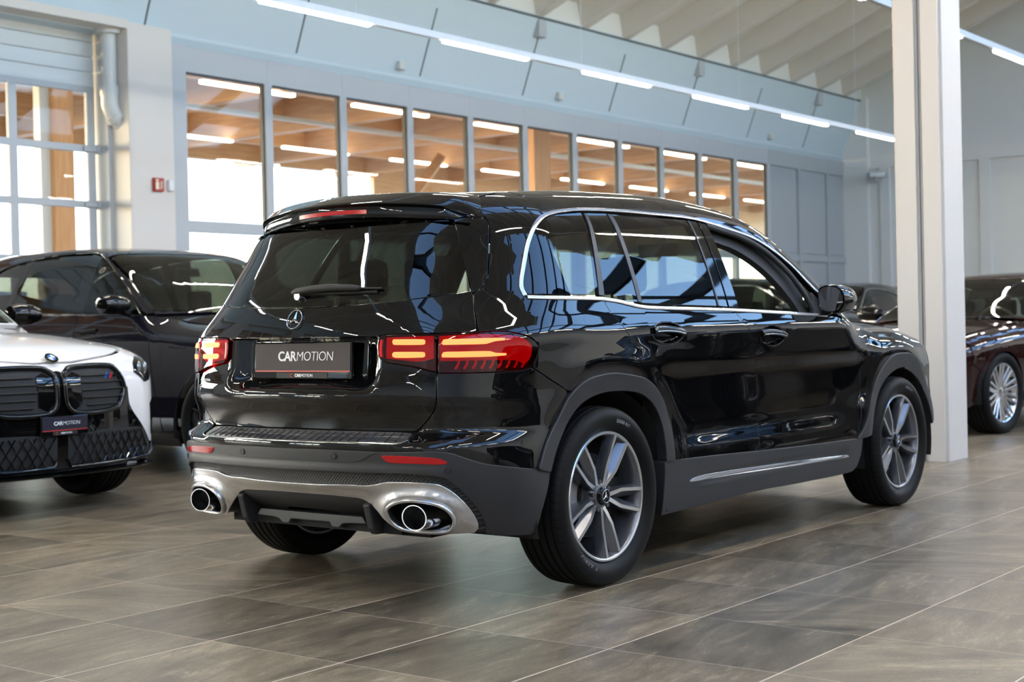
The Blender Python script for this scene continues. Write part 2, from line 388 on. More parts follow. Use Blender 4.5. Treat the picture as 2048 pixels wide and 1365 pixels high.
bm = bmesh.new(); tube(bm, [(0,0,-.70),(0,0,-.82)], .118, 20); tube(bm, [(0,0,-.78),(0,0,-.93),(.045,0,-1.03),(.13,-.01,-1.13),(.24,-.02,-1.21)], .108, 20)
tube(bm, [(.05,0,-1.045),(.10,-.01,-1.105)], .125, 20); obj('elbow', bm, 'pipe_grey', pp, 40)
bm = bmesh.new(); tube(bm, [(0,0,0),(0,0,-.05)], .16, 20); obj('collar', bm, 'pipe_grey', pp, 40)
# fire extinguisher sign and call point on the pillar
fs = empty('fire_sign', (7.205, 10.70, 2.92)); tag(fs, 'red fire extinguisher sign on the white pillar', 'sign')
obj('plate', BX(-.075,.075,-.03,.018,-.085,.085), 'sign_red', fs, bevel=.003)
bm = bmesh.new(); bx(bm, -.058,-.012,-.034,-.03,-.06,.03); bx(bm, -.046,-.026,-.034,-.03,.03,.05); bx(bm, -.058,-.012,-.034,-.03,.052,.066); obj('extinguisher_mark', bm, 'sign_cream', fs)
bm = bmesh.new()
for k in range(3): tube(bm, [(.008+.014*k,-.032,-.055),(.020+.012*k,-.032,-.02),(.014+.014*k,-.032,.01),(.03+.010*k,-.032,.045)], .0035, 6)
obj('flame_mark', bm, 'sign_cream', fs)
bm = BX(-.04,.04,-.04,.02,-.075,.075); o = obj('door_switch', bm, 'rail_white', bevel=.018); o.location = (7.40, 10.70, 2.92)
tag(o, 'white wall switch right of the red fire sign', 'switch')
# ---- LED light rows along the hall
def led_row(y, z, x0, n, per, lab, first):
    r = empty('light_rail', (x0, y, z)); tag(r, lab, 'ceiling light', 'suspended LED light rails')
    bm = bmesh.new(); L = per*n; bx(bm, -1.2, L, -.032, .032, .012, .085)
    k = 0
    while k*4.0 < L: bx(bm, k*4.0-.002, k*4.0+.002, -.002, .002, .085, zc(y)+.43-z); k += 1
    obj('rail', bm, 'rail_white', r)
    for i in range(n):
        tb = BX(0, 1.49, -.030, .030, -.012, .014); o = obj('led_tube', tb, 'led', r, bevel=.008); o.location = (per*i, 0, 0)
PER = 2.672
led_row(6.1, 4.13, 4.74-PER*7, 13, PER, 'white rail of LED tubes hanging along the window front', 0)
led_row(2.0, 4.23, 12.93-PER*11, 16, PER, 'white rail of LED tubes seen either side of the white column', 0)
led_row(-2.3, 4.25, 2.2-PER*6, 15, PER, 'white rail of LED tubes above the aisle right of the black car', 0)
led_row(-6.4, 4.25, 3.2-PER*6, 14, PER, 'white rail of LED tubes nearest the right-hand wall', 0)
# ---- timber canopy outside the windows
CZ = 5.0
def canopy():
    bm = bmesh.new(); bx(bm, -26, 52, 11.9, 24.2, 5.92, 6.02); struct(obj('canopy_roof', bm, 'timber'), 'timber deck of the canopy outside')  # deck, beams and fascia carried on unseen to shade the further gates
    k = 0
    for x in np.arange(9.6-3.63*9, 50, 3.63):
        bm = bmesh.new(); prism(bm, [(12.0,5.22),(24.0,5.22),(24.0,5.92),(12.0,5.92)], x-.12, x+.12, 'x')
        struct(obj('canopy_beam', bm, 'timber_y'))
    for y, h in ((13.2,.22),(15.6,.22),(18.4,.22),(21.5,.22)):
        struct(obj('canopy_purlin', BX(-26, 52, y-.07, y+.07, 5.92-h-.25, 5.92), 'timber'))
    struct(obj('canopy_purlin', BX(-26, 52, 16.45, 16.53, 5.10, 5.18), 'pipe_grey'))
    struct(obj('canopy_fascia', BX(-26, 52, 22.9, 23.15, 5.20, 6.05), 'timber'), 'outer timber beam of the canopy')
    for x in (26.4, 34.0):
        bm = BX(x-.16, x+.16, 22.7, 23.0, 0, 5.0); struct(obj('canopy_post', bm, 'timber_z'))
        pass
    bm = BX(-26, 1.5, 23.0, 23.15, 0, 2.3); struct(obj('yard_fence', bm, 'roller_white'), 'pale boarding at the edge of the yard')
    bm = BX(24.5, 52, 23.0, 23.15, 3.7, 5.25); struct(obj('canopy_screen', bm, 'timber'), 'timber boarding closing the far end of the canopy')
    bm = bmesh.new(); tube(bm, [(20.2, 18.4, 3.5), (21.9, 18.4, 5.1)], .15, 4); struct(obj('canopy_brace', bm, 'timber'))
    for x in (20.0,):
        bm = BX(x-.30, x+.28, 14.0, 14.4, 0, 5.6); struct(obj('canopy_post', bm, 'timber_z'))
    for x in (8.15,):
        bm = BX(x-.14, x+.20, 14.0, 14.3, 0, 5.6); struct(obj('canopy_post', bm, 'timber_z')) 
        bm = BX(x-.30, x-.14, 14.1, 14.25, 0, 5.6); struct(obj('canopy_post', bm, 'pipe_grey'))
    for r, y in ((1,14.7),(2,20.1)):
        for i in range(8 if r == 1 else 8):
            x = (11.39 if r == 1 else 14.75)+3.63*i
            o = obj('canopy_lamp', BX(0, 2.1, -.06, .06, -.02, .04), 'led_canopy', bevel=.01); o.location = (x, y, 5.2)
            tag(o, 'long flat lamp under the timber canopy, %s row, %s from the left' % (('near','far')[r-1], ('first','second','third','fourth','fifth','sixth','seventh','eighth')[i]), 'lamp', 'lamps under the timber canopy')
    # pale building across the yard
    bm = BX(6, 40, 62, 70, 0, 3.4); struct(obj('yard_building', bm, 'roller_white'), 'pale low building across the yard')
canopy()
# outlines of the black car, on its skin: (run along the skin from the middle of the tail, height)
OL = {
 'glass': [(0.253,1.117),(0.489,1.128),(0.657,1.142),(0.748,1.153),(0.781,1.158),(0.783,1.196),(0.783,1.238),(0.783,1.286),(0.78,1.344),(0.771,1.385),(0.751,1.421),(0.717,1.442)],
 'side_spoiler': [(0.763,1.466),(0.876,1.452),(0.952,1.435),(0.952,1.421),(0.929,1.371),(0.903,1.313),(0.878,1.256),(0.858,1.208),(0.832,1.174),(0.785,1.151)],
 'lamp_outer': [(0.649,1.002),(0.719,1.004),(0.769,1.006),(0.846,1.006),(0.894,0.997),(0.927,0.987),(0.953,0.97),(0.969,0.947),(0.967,0.925),(0.957,0.897),(0.94,0.877),(0.912,0.867),(0.852,0.863),(0.759,0.862),(0.646,0.863)],
 'lamp_gate': [(0.424,0.999),(0.506,1.003),(0.637,1.002),(0.638,0.867),(0.565,0.886),(0.487,0.899),(0.44,0.907),(0.418,0.924),(0.414,0.968)],
 'gate_side': [(0.787,1.143),(0.778,1.079),(0.775,1.042),(0.772,1.015)],
 'gate_low': [(0.638,0.86),(0.636,0.767),(0.624,0.719),(0.574,0.66),(0.551,0.649)],
 'bar_gate_u': [(0.477,0.978),(0.481,0.985),(0.489,0.985),(0.596,0.983),(0.602,0.98),(0.602,0.969),(0.596,0.966),(0.49,0.967),(0.481,0.968)],
 'bar_gate_l': [(0.477,0.932),(0.482,0.938),(0.49,0.939),(0.596,0.937),(0.601,0.934),(0.601,0.923),(0.595,0.92),(0.49,0.92),(0.48,0.923)],
 'bar_body_u': [(0.66,0.972),(0.665,0.981),(0.709,0.982),(0.806,0.983),(0.855,0.982),(0.854,0.976),(0.823,0.973),(0.804,0.967),(0.792,0.964),(0.708,0.964),(0.662,0.964)],
 'bar_body_l': [(0.658,0.926),(0.663,0.935),(0.707,0.936),(0.806,0.935),(0.821,0.929),(0.856,0.926),(0.856,0.921),(0.82,0.919),(0.802,0.918),(0.707,0.918),(0.659,0.919)],
 'seam_rd': [(1.635,0.803),(1.605,0.842),(1.573,0.88),(1.546,0.934),(1.521,0.98),(1.483,1.025),(1.451,1.061),(1.428,1.096),(1.42,1.114)],
 'seam_fd': [(2.421,1.071),(2.452,1.044),(2.487,1.007),(2.519,0.966),(2.546,0.927),(2.577,0.847),(2.617,0.709),(2.621,0.572),(2.598,0.432)],
 'seam_fe': [(3.494,1.019),(3.531,0.988),(3.581,0.942),(3.628,0.89),(3.68,0.812),(3.712,0.707),(3.692,0.528),(3.637,0.406)],
 'sill_top': [(1.844,0.454),(2.201,0.445),(2.598,0.432),(3.111,0.419),(3.631,0.406)],
 'sill_bot': [(3.613,0.238),(3.053,0.24),(2.551,0.251),(2.114,0.238),(1.953,0.23),(1.788,0.228)],
 'chrome_low': [(0.983,1.131),(1.086,1.128),(1.398,1.124),(1.448,1.12),(1.515,1.114),(1.582,1.104),(1.649,1.094),(1.739,1.087),(2.134,1.079),(2.423,1.073),(2.855,1.059),(3.263,1.044)],
 'chrome_top': [(0.98,1.144),(0.982,1.169),(1.005,1.216),(1.067,1.303),(1.131,1.378),(1.184,1.419),(1.249,1.449),(1.335,1.469),(1.438,1.483),(1.563,1.494),(1.813,1.502),(2.081,1.502),(2.427,1.495),(2.664,1.464),(2.905,1.422),(3.044,1.369),(3.167,1.295),(3.25,1.221),(3.335,1.151)],
 'qglass': [(0.992,1.144),(0.996,1.169),(1.022,1.216),(1.085,1.303),(1.149,1.377),(1.203,1.416),(1.26,1.439),(1.341,1.459),(1.437,1.47),(1.543,1.479),(1.401,1.14)],
 'rd_small': [(1.57,1.479),(1.725,1.484),(1.667,1.112),(1.589,1.116),(1.521,1.124),(1.434,1.132)],
 'rd_glass': [(1.753,1.483),(2.056,1.484),(2.359,1.484),(2.298,1.094),(1.942,1.101),(1.695,1.108)],
 'bpillar_a': [(2.364,1.484),(2.442,1.481),(2.383,1.089),(2.302,1.094)],
 'bpillar_b': [(2.453,1.479),(2.516,1.472),(2.48,1.084),(2.397,1.089)],
 'fd_open': [(2.517,1.47),(2.643,1.448),(2.779,1.425),(2.928,1.376),(3.024,1.319),(3.109,1.246),(3.171,1.175),(3.215,1.111),(3.208,1.057),(2.864,1.071),(2.489,1.084)],
 'arch_out': [(0.957,0.5),(0.991,0.579),(1.021,0.624),(1.055,0.666),(1.113,0.744),(1.155,0.776),(1.2,0.8),(1.244,0.814),(1.292,0.823),(1.41,0.83),(1.515,0.82),(1.579,0.811),(1.64,0.799),(1.695,0.776),(1.739,0.747),(1.795,0.685),(1.829,0.6),(1.844,0.518),(1.844,0.454)],
 'arch_in': [(1.01,0.485),(1.044,0.561),(1.083,0.619),(1.127,0.668),(1.18,0.71),(1.251,0.741),(1.348,0.759),(1.448,0.762),(1.549,0.755),(1.608,0.744),(1.661,0.723),(1.715,0.687),(1.754,0.638),(1.773,0.59),(1.787,0.5),(1.786,0.455)],
 'farch_out': [(3.637,0.406),(3.693,0.451),(3.758,0.519),(3.832,0.629),(3.912,0.717),(4.022,0.793),(4.134,0.824),(4.267,0.828)],
 'farch_in': [(3.783,0.418),(3.851,0.552),(3.952,0.655),(4.052,0.712),(4.19,0.749),(4.348,0.757)],
 'clad_top': [(1.01,0.481),(0.957,0.498),(0.888,0.51),(0.821,0.523),(0.79,0.529),(0.761,0.538),(0.732,0.55),(0.704,0.563),(0.675,0.575),(0.631,0.581),(0.55,0.578),(0.457,0.576),(0.316,0.578)],
 'clad_rear': [(1.01,0.481),(1,0.431),(0.976,0.354),(0.958,0.27),(0.941,0.259)],
 'mesh_top': [(0.306,0.5),(0.391,0.5),(0.506,0.502),(0.58,0.498),(0.632,0.494),(0.666,0.483),(0.684,0.466),(0.717,0.429),(0.748,0.382),(0.771,0.342),(0.784,0.303),(0.785,0.28)],
 'mesh_bot': [(0.296,0.45),(0.358,0.449),(0.402,0.454),(0.451,0.465),(0.502,0.467),(0.573,0.467),(0.631,0.463),(0.654,0.454),(0.683,0.432),(0.713,0.398),(0.737,0.362),(0.757,0.319),(0.76,0.296),(0.75,0.281)],
 'silver_bot': [(0.75,0.281),(0.681,0.277),(0.591,0.276),(0.509,0.28),(0.477,0.287),(0.443,0.309),(0.417,0.33),(0.391,0.356),(0.362,0.38),(0.335,0.394),(0.304,0.4),(0.258,0.402)],
 'exh_open': [(0.45,0.361),(0.46,0.376),(0.479,0.389),(0.508,0.399),(0.546,0.404),(0.589,0.402),(0.628,0.394),(0.656,0.38),(0.674,0.361),(0.684,0.339),(0.684,0.32),(0.677,0.301),(0.664,0.291),(0.64,0.287),(0.592,0.285),(0.528,0.288),(0.488,0.299),(0.463,0.32),(0.452,0.342)],
 'exh_ring': [(0.439,0.368),(0.452,0.387),(0.473,0.401),(0.506,0.41),(0.547,0.414),(0.589,0.412),(0.635,0.403),(0.665,0.389),(0.686,0.365),(0.695,0.339),(0.695,0.313),(0.686,0.29),(0.667,0.278),(0.64,0.274),(0.583,0.272),(0.517,0.277),(0.469,0.293),(0.445,0.317),(0.436,0.341)],
 'tow': [(0.414,0.454),(0.451,0.464),(0.478,0.465),(0.472,0.438),(0.465,0.434),(0.419,0.435),(0.413,0.442)],
 'refl': [(0.444,0.564),(0.509,0.565),(0.609,0.561),(0.648,0.555),(0.668,0.545),(0.663,0.538),(0.638,0.536),(0.577,0.538),(0.489,0.539),(0.466,0.543),(0.453,0.552)],
 'insert': [(0.43,0.581),(0.405,0.567),(0.374,0.55),(0.344,0.54),(0.312,0.537),(0.171,0.54)],
 'sensors': [(0.668,0.514),(0.25,0.558),(0.906,0.599)],
 'handle_r': [(1.703,1.006),(1.74,1.02),(1.808,1.022),(1.884,1.012),(1.928,0.99),(1.937,0.965),(1.915,0.947),(1.857,0.939),(1.777,0.943),(1.722,0.963)],
 'handle_f': [(2.604,0.981),(2.648,0.994),(2.719,0.994),(2.786,0.984),(2.832,0.96),(2.851,0.933),(2.825,0.913),(2.752,0.911),(2.681,0.916),(2.624,0.941)],
 'strip_u': [(1.981,0.354),(2.013,0.362),(2.061,0.366),(2.274,0.365),(2.582,0.359),(2.974,0.35),(3.29,0.342),(3.457,0.336),(3.526,0.332)],
 'strip_l': [(3.54,0.323),(3.46,0.323),(3.293,0.327),(2.978,0.332),(2.592,0.34),(2.277,0.345),(2.064,0.348),(1.985,0.351)],
}
# ================================================================== SKIN OF THE BLACK CAR (metres, rear axle at x = 0, nose towards +x)
def pchip(xs, ys):
    xs = np.asarray(xs, float); ys = np.asarray(ys, float); h = np.diff(xs); d = np.diff(ys)/h; m = np.zeros_like(ys)
    m[1:-1] = np.where(d[:-1]*d[1:] > 0, 2*d[:-1]*d[1:]/np.where(d[:-1]+d[1:] == 0, 1, d[:-1]+d[1:]), 0); m[0] = d[0]; m[-1] = d[-1]
    def f(x):
        x = np.asarray(x, float); i = np.clip(np.searchsorted(xs, x)-1, 0, len(xs)-2); t = np.clip((x-xs[i])/h[i], 0, 1)
        v = (1+2*t)*(1-t)**2*ys[i]+t*(1-t)**2*h[i]*m[i]+t*t*(3-2*t)*ys[i+1]+t*t*(t-1)*h[i]*m[i+1]
        return v+np.where(x < xs[0], m[0]*(x-xs[0]), 0)+np.where(x > xs[-1], m[-1]*(x-xs[-1]), 0)
    return f
def sst(a, b, x):
    t = np.clip((x-a)/(b-a), 0, 1); return t*t*(3-2*t)
def smax(a, b, k):
    h = np.maximum(k-np.abs(a-b), 0)/k; return np.maximum(a, b)+h*h*k*.25
# half width of the section at mid car
WZ=pchip([.18,.24,.32,.42,.55,.66,.78,.88,.96,1.02,1.07,1.12,1.25,1.40,1.50,1.58,1.70],
          [.84,.865,.885,.893,.888,.880,.886,.900,.903,.893,.876,.859,.806,.734,.676,.618,.52])
ZR=pchip([-1.2,-.75,-.45,0,.5,1.0,1.45,1.62,1.78,2.05,2.35,2.55,2.62,2.9,3.2,3.45,3.6,3.7,3.8],
          [1.42,1.508,1.552,1.592,1.620,1.630,1.604,1.575,1.522,1.335,1.108,1.053,1.044,1.035,1.0,.95,.88,.77,.55])
XR=pchip([.20,.26,.33,.45,.54,.605,.652,.70,.77,.90,.985,1.05,1.12,1.20,1.30,1.40,1.48,1.56,1.65],
          [-.70,-.76,-.80,-.845,-.862,-.866,-.80,-.805,-.832,-.82,-.812,-.80,-.775,-.735,-.675,-.612,-.56,-.50,-.43])
def W(x,z):
    w=WZ(z)
    t=np.maximum(-.15-x,0)
    a=.10+.06*sst(.6,.85,z)+.20*sst(.95,1.15,z)+.16*sst(1.08,1.35,z)
    w=w-a*t*t
    t=np.maximum(x-2.4,0)
    w=w-.045*t*t
    t=np.maximum(x-1.2,0)*sst(1.1,1.5,z)
    w=w-.05*t*t
    return w
def F(x,y,z):
    a=np.abs(y)
    side=(a-W(x,z))*.97
    bow=.20+.05*sst(1.0,1.2,z)
    rear=(XR(z)+bow*a*a-x)*.93
    top=(z-(ZR(x)-.075*a*a-.06*a**4))
    top=top*(1-.35*sst(1.6,1.9,x)*(1-sst(2.4,2.6,x)))
    k=.24+.03*sst(.7,.9,z)+.08*sst(.95,1.15,z)-.05*sst(1.3,1.5,z)
    f=smax(side,rear,k)
    f=smax(f,top,.15)
    front=x-(3.74-.28*a*a-.12*(z-.6)**2)
    f=smax(f,front,.25)
    return f

XCc, YCc, RAc = -.30, .30, .50
S0 = YCc+RAc*math.pi/2-XCc
def xs_(x): return x+S0                          # run-length coordinate of a point on the flank
def core(s):
    s = np.asarray(s, float); a = np.abs(s); sg = np.where(s >= 0, -1.0, 1.0)
    phi = np.clip((a-YCc)/RAc, 0, math.pi/2)
    cx = np.where(a > YCc+RAc*math.pi/2, XCc+(a-YCc-RAc*math.pi/2), XCc); cy_ = np.minimum(a, YCc)
    dx = -np.cos(phi); dy = np.sin(phi)
    return cx, cy_*sg, dx, dy*sg
def SMAP(s, z, dfun=None, off=0.0):
    s = np.asarray(s, float); z = np.asarray(z, float); cx, cy_, dx, dy = core(s)
    lo = np.zeros_like(cx); hi = np.full_like(cx, 1.3)
    for _ in range(34):
        m = (lo+hi)/2; ins = F(cx+m*dx, cy_+m*dy, z) < 0
        lo = np.where(ins, m, lo); hi = np.where(ins, hi, m)
    t = (lo+hi)/2+off
    if dfun is not None: t = t+dfun(np.abs(s), z)
    return np.stack([cx+t*dx, cy_+t*dy, z], -1)
def TMAP(x, y, dfun=None, off=0.0):
    x = np.asarray(x, float); y = np.asarray(y, float); lo = np.full_like(x, .75); hi = np.full_like(x, 1.8)
    for _ in range(34):
        m = (lo+hi)/2; ins = F(x, y, m) < 0; lo = np.where(ins, m, lo); hi = np.where(ins, hi, m)
    return np.stack([x, y, (lo+hi)/2+off], -1)
def NMAP(y, z, dfun=None, off=0.0):
    y = np.asarray(y, float); z = np.asarray(z, float); lo = np.full_like(y, 2.6); hi = np.full_like(y, 4.2)
    for _ in range(34):
        m = (lo+hi)/2; ins = F(m, y, z) < 0; lo = np.where(ins, m, lo); hi = np.where(ins, hi, m)
    return np.stack([(lo+hi)/2+off, y, z], -1)
def zat(x, y): return float(TMAP(np.array([x]), np.array([y]))[0, 2])
# ------------------------------------------------------------------ 2D outlines
def smooth(pts, closed=True, ang=38, seg=.02, keep=()):
    """Catmull-Rom through the points, keeping sharp corners"""
    P = [np.array(p, float) for p in pts]; n = len(P); out = []
    def corner(i):
        if not closed and i in (0, n-1): return True
        a = P[i]-P[i-1]; b = P[(i+1) % n]-P[i]
        c = np.dot(a, b)/max(1e-9, np.linalg.norm(a)*np.linalg.norm(b)); return math.degrees(math.acos(max(-1, min(1, c)))) > ang
    cn = [corner(i) for i in range(n)]
    for i in range(n if closed else n-1):
        p1, p2 = P[i], P[(i+1) % n]; L = np.linalg.norm(p2-p1)
        if L < 1e-7: continue
        p0 = P[i-1] if not cn[i] else p1-(p2-p1); p3 = P[(i+2) % n] if not cn[(i+1) % n] else p2+(p2-p1)
        m1 = (p2-p0)/max(1e-9, np.linalg.norm(p1-p0)+L)*L; m2 = (p3-p1)/max(1e-9, np.linalg.norm(p3-p2)+L)*L
        k = max(1, int(math.ceil(L/seg)))
        for j in range(k):
            t = j/k; out.append((2*t**3-3*t*t+1)*p1+(t**3-2*t*t+t)*m1+(-2*t**3+3*t*t)*p2+(t**3-t*t)*m2)
    if not closed: out.append(P[-1])
    return np.array(out)
def area2(P): return .5*np.sum(P[:,0]*np.roll(P[:,1],-1)-np.roll(P[:,0],-1)*P[:,1])
def inset(P, g):
    if abs(g) < 1e-9: return P
    sgn = 1 if area2(P) > 0 else -1; a = P-np.roll(P,1,0); b = np.roll(P,-1,0)-P
    na = np.stack([-a[:,1],a[:,0]],1); nb = np.stack([-b[:,1],b[:,0]],1)
    na /= np.maximum(1e-9,np.linalg.norm(na,axis=1))[:,None]; nb /= np.maximum(1e-9,np.linalg.norm(nb,axis=1))[:,None]
    m = na+nb; L = np.linalg.norm(m,axis=1); m = m/np.maximum(1e-6,L)[:,None]; c = np.maximum(.45,L/2)
    return P+sgn*m*(g/c)[:,None]
def inside(P, Q):
    x, y = Q[:,0], Q[:,1]; r = np.zeros(len(Q), bool); n = len(P)
    for i in range(n):
        x1,y1 = P[i]; x2,y2 = P[(i+1)%n]
        if y1 == y2: continue
        c = ((y1 > y) != (y2 > y)) & (x < (x2-x1)*(y-y1)/(y2-y1)+x1); r ^= c
    return r
def distb(P, Q):
    d = np.full(len(Q), 1e9); n = len(P)
    for i in range(n):
        a, b = P[i], P[(i+1)%n]; ab = b-a; t = np.clip(((Q-a)@ab)/max(1e-12,ab@ab),0,1); d = np.minimum(d, np.linalg.norm(Q-a-t[:,None]*ab,axis=1))
    return d
def tri2d(outl, holes, step, extra=None):
    lo, hi = outl.min(0), outl.max(0); g = []
    xs = np.arange(lo[0]+step*.5, hi[0], step); ys = np.arange(lo[1]+step*.5, hi[1], step*.87)
    for j, y in enumerate(ys): g.append(np.stack([xs+(step*.5 if j % 2 else 0), np.full_like(xs, y)], 1))
    Q = np.concatenate(g) if g else np.zeros((0,2))
    if extra is not None: Q = np.concatenate([Q, extra])
    if len(Q):
        ok = inside(outl, Q) & (distb(outl, Q) > step*.42)
        if extra is not None: ok[-len(extra):] = inside(outl, Q[-len(extra):]) & (distb(outl, Q[-len(extra):]) > step*.2)
        for h in holes: ok &= ~inside(h, Q) & (distb(h, Q) > step*.42)
        Q = Q[ok]
    V = list(outl); E = [(i,(i+1)%len(outl)) for i in range(len(outl))]
    for h in holes:
        b = len(V); V += list(h); E += [(b+i,b+(i+1)%len(h)) for i in range(len(h))]
    V += list(Q)
    v, e, f, ov, oe, of = geometry.delaunay_2d_cdt([Vector(p) for p in V], E, [], 0, 1e-7)
    v = np.array([tuple(p) for p in v]); f = np.array([t for t in f if len(t) == 3])
    c = v[f].mean(1); ok = inside(outl, c)
    for h in holes: ok &= ~inside(h, c)
    return v, f[ok]
def panel(name, outl, mat, parent=None, mp=SMAP, side=1, holes=(), step=.03, thick=.012, off=0.0, gap=.0018, dfun=None, lip=.0014, extra=None, sm=True, ang=38, seg=None, back=True, label=None):
    """one body panel: the outline is triangulated, laid on the skin, given analytic normals, rolled edges and a thickness"""
    seg = seg or step*.6
    O_ = smooth(outl, True, ang, seg) if sm else np.array(outl, float)
    O_ = inset(O_, gap); H_ = [inset(smooth(h, True, ang, seg) if sm else np.array(h, float), -gap) for h in holes]
    v2, f = tri2d(O_, H_, step, extra)
    cp = lambda u, v: mp(u, v, dfun, off)
    P = cp(v2[:,0], v2[:,1]); h = .0015
    du = cp(v2[:,0]+h, v2[:,1])-cp(v2[:,0]-h, v2[:,1]); dv = cp(v2[:,0], v2[:,1]+h)-cp(v2[:,0], v2[:,1]-h)
    N = np.cross(du, dv); N /= np.maximum(1e-12, np.linalg.norm(N,axis=1))[:,None]
    ref = P-np.array([1.4,0,.75]); 
    if np.mean(np.sum(N*ref,1)) < 0: N = -N
    # orient faces to the normals
    fn = np.cross(P[f[:,1]]-P[f[:,0]], P[f[:,2]]-P[f[:,0]])
    bad = np.sum(fn*N[f[:,0]],1) < 0; f[bad] = f[bad][:,::-1]
    # boundary loops
    cnt = {}
    for t in f:
        for a, b in ((t[0],t[1]),(t[1],t[2]),(t[2],t[0])): cnt[(a,b)] = 1
    bd = [(a,b) for (a,b) in cnt if (b,a) not in cnt]
    nxt = {}; prv = {}
    for a, b in bd: nxt[a] = b; prv[b] = a
    V = [tuple(p) for p in P]; NN = [tuple(n) for n in N]; faces = [tuple(t) for t in f]; mi = [0]*len(faces)
    idx = {}
    for a in nxt:
        if a not in prv: continue
        tg = P[nxt[a]]-P[prv[a]]; o = np.cross(tg, N[a]); o /= max(1e-9, np.linalg.norm(o))
        k = len(V); n1 = N[a]+o; n1 /= np.linalg.norm(n1)
        V.append(tuple(P[a]+o*lip*.7-N[a]*lip*.3)); NN.append(tuple(n1))
        V.append(tuple(P[a]+o*lip-N[a]*lip)); NN.append(tuple(o))
        V.append(tuple(P[a]+o*lip-N[a]*thick)); NN.append(tuple(o)); idx[a] = k
    for a, b in bd:
        if a in idx and b in idx:
            for q0, q1 in ((a, b),):
                i, j = idx[a], idx[b]
                faces += [(b,a,i,j),(j,i,i+1,j+1),(j+1,i+1,i+2,j+2)]; mi += [0,0,0]
    if back:
        k = len(V); V += [tuple(p) for p in P-N*thick]; NN += [tuple(-n) for n in N]
        faces += [(k+t[2],k+t[1],k+t[0]) for t in f]; mi += [1]*len(f)
    V = np.array(V); NN = np.array(NN)
    if side < 0:
        V[:,1] *= -1; NN[:,1] *= -1; faces = [t[::-1] for t in faces]
    me = bpy.data.meshes.new(name); me.from_pydata(V.tolist(), [], faces); me.update()
    me.polygons.foreach_set('use_smooth', [True]*len(me.polygons)); me.polygons.foreach_set('material_index', mi)
    me.normals_split_custom_set_from_vertices(NN.tolist())
    o = link(name, me, [mat, 'trim_black'], parent)
    if label: o['label'] = label
    return o
def skin_tube(name, pts, mat, parent, ru=.006, rv=.006, off=0.0, side=1, n=10, seg=.03, closed=False, dfun=None):
    """a strip lying on the skin along an outline"""
    P2 = smooth(pts, closed, 38, seg); P = SMAP(P2[:,0], P2[:,1], dfun, off); h = .002
    N = np.cross(SMAP(P2[:,0]+h, P2[:,1])-SMAP(P2[:,0]-h, P2[:,1]), SMAP(P2[:,0], P2[:,1]+h)-SMAP(P2[:,0], P2[:,1]-h))
    N /= np.linalg.norm(N,axis=1)[:,None]
    if np.mean(np.sum(N*(P-np.array([1.4,0,.75])),1)) < 0: N = -N
    V = []; fs = []; m = len(P)
    for i in range(m):
        tg = P[(i+1)%m]-P[i-1] if closed else P[min(i+1,m-1)]-P[max(i-1,0)]
        w = np.cross(tg, N[i]); w /= np.linalg.norm(w)
        k_ = 1.0
        for k in range(n):
            t = 2*math.pi*k/n; c, s = math.cos(t), math.sin(t)
            c = math.copysign(abs(c)**.7, c); s = math.copysign(abs(s)**.7, s); V.append(P[i]+w*c*rv+N[i]*s*ru)
    for i in range(m if closed else m-1):
        for k in range(n): a = i*n+k; b = i*n+(k+1)%n; c = ((i+1)%m)*n+(k+1)%n; d = ((i+1)%m)*n+k; fs.append((a,b,c,d))
    if not closed: fs += [tuple(range(n))[::-1], tuple(range((m-1)*n, m*n))]
    V = np.array(V)
    if side < 0: V[:,1] *= -1
    bm = bmesh.new(); vs = [bm.verts.new(v) for v in V]
    for t in fs: bm.faces.new([vs[i] for i in t])
    return obj(name, bm, mat, parent, smooth=50)
def mir(half):
    """close an outline symmetric about the car's middle: half runs from s=0 edge to s=0 edge on the right"""
    h = [tuple(p) for p in half]; return h+[(-a,b) for a, b in h[::-1] if abs(a) > 1e-6]
# ================================================================== MATERIALS OF THE CARS
pm('paint_black', (.0028,.0028,.0032), .015, spec=.55)
pm('gloss_black', (.003,.003,.003), .03)
pm('trim_black', (.012,.012,.012), .65)
pm('clad_grey', (.019,.0195,.0215), .42, bump=(900,.12,.0006))
pm('step_plate', (.03,.03,.032), .30)
pm('clad_dark', (.012,.012,.013), .6)
pm('silver_trim', (.60,.60,.61), .20, metal=.95)
pm('chrome', (.72,.72,.73), .10, metal=1.0)
pm('satin_chrome', (.55,.55,.56), .24, metal=1.0)
pm('rubber', (.005,.005,.0051), .48, spec=.16)
pm('rubber_mark', (.11,.115,.125), .45)
pm('rim_grey', (.16,.165,.18), .26, metal=.75)
pm('rim_bright', (.62,.63,.65), .22, metal=1.0)
pm('iron', (.16,.15,.145), .40, metal=.9)
pm('caliper', (.26,.265,.27), .4, metal=.5)
pm('well_black', (.006,.006,.006), .85)
pm('plate_film', (.050,.040,.042), .5, spec=.18)
pm('plate_dark', (.018,.016,.030), .4)
pm('plate_red', (.55,.04,.03), .4)
pm('letter_white', (.85,.85,.85), .45)
pm('lens_dark', (.055,.002,.003), .12)
pm('light_bar', (.04,.01,.005), .5, emit=(1.0,.27,.065), es=1.15)
pm('lens_glow', (.30,.004,.006), .25, emit=(.80,.006,.016), es=.26)
pm('reflector', (.40,.006,.008), .12, emit=(.6,.01,.01), es=.0)
pm('headlining', (.20,.18,.155), .9)
pm('leather_beige', (.42,.36,.28), .6)
pm('leather_black', (.02,.02,.02), .55)
pm('mirror', (.85,.85,.85), .0, metal=1.0)
glass('tint_glass', (.050,.056,.052), 1.62)
glass('clear_glass', (.62,.68,.62), 1.5)
glass('lens_red', (.60,.012,.02), 1.5)
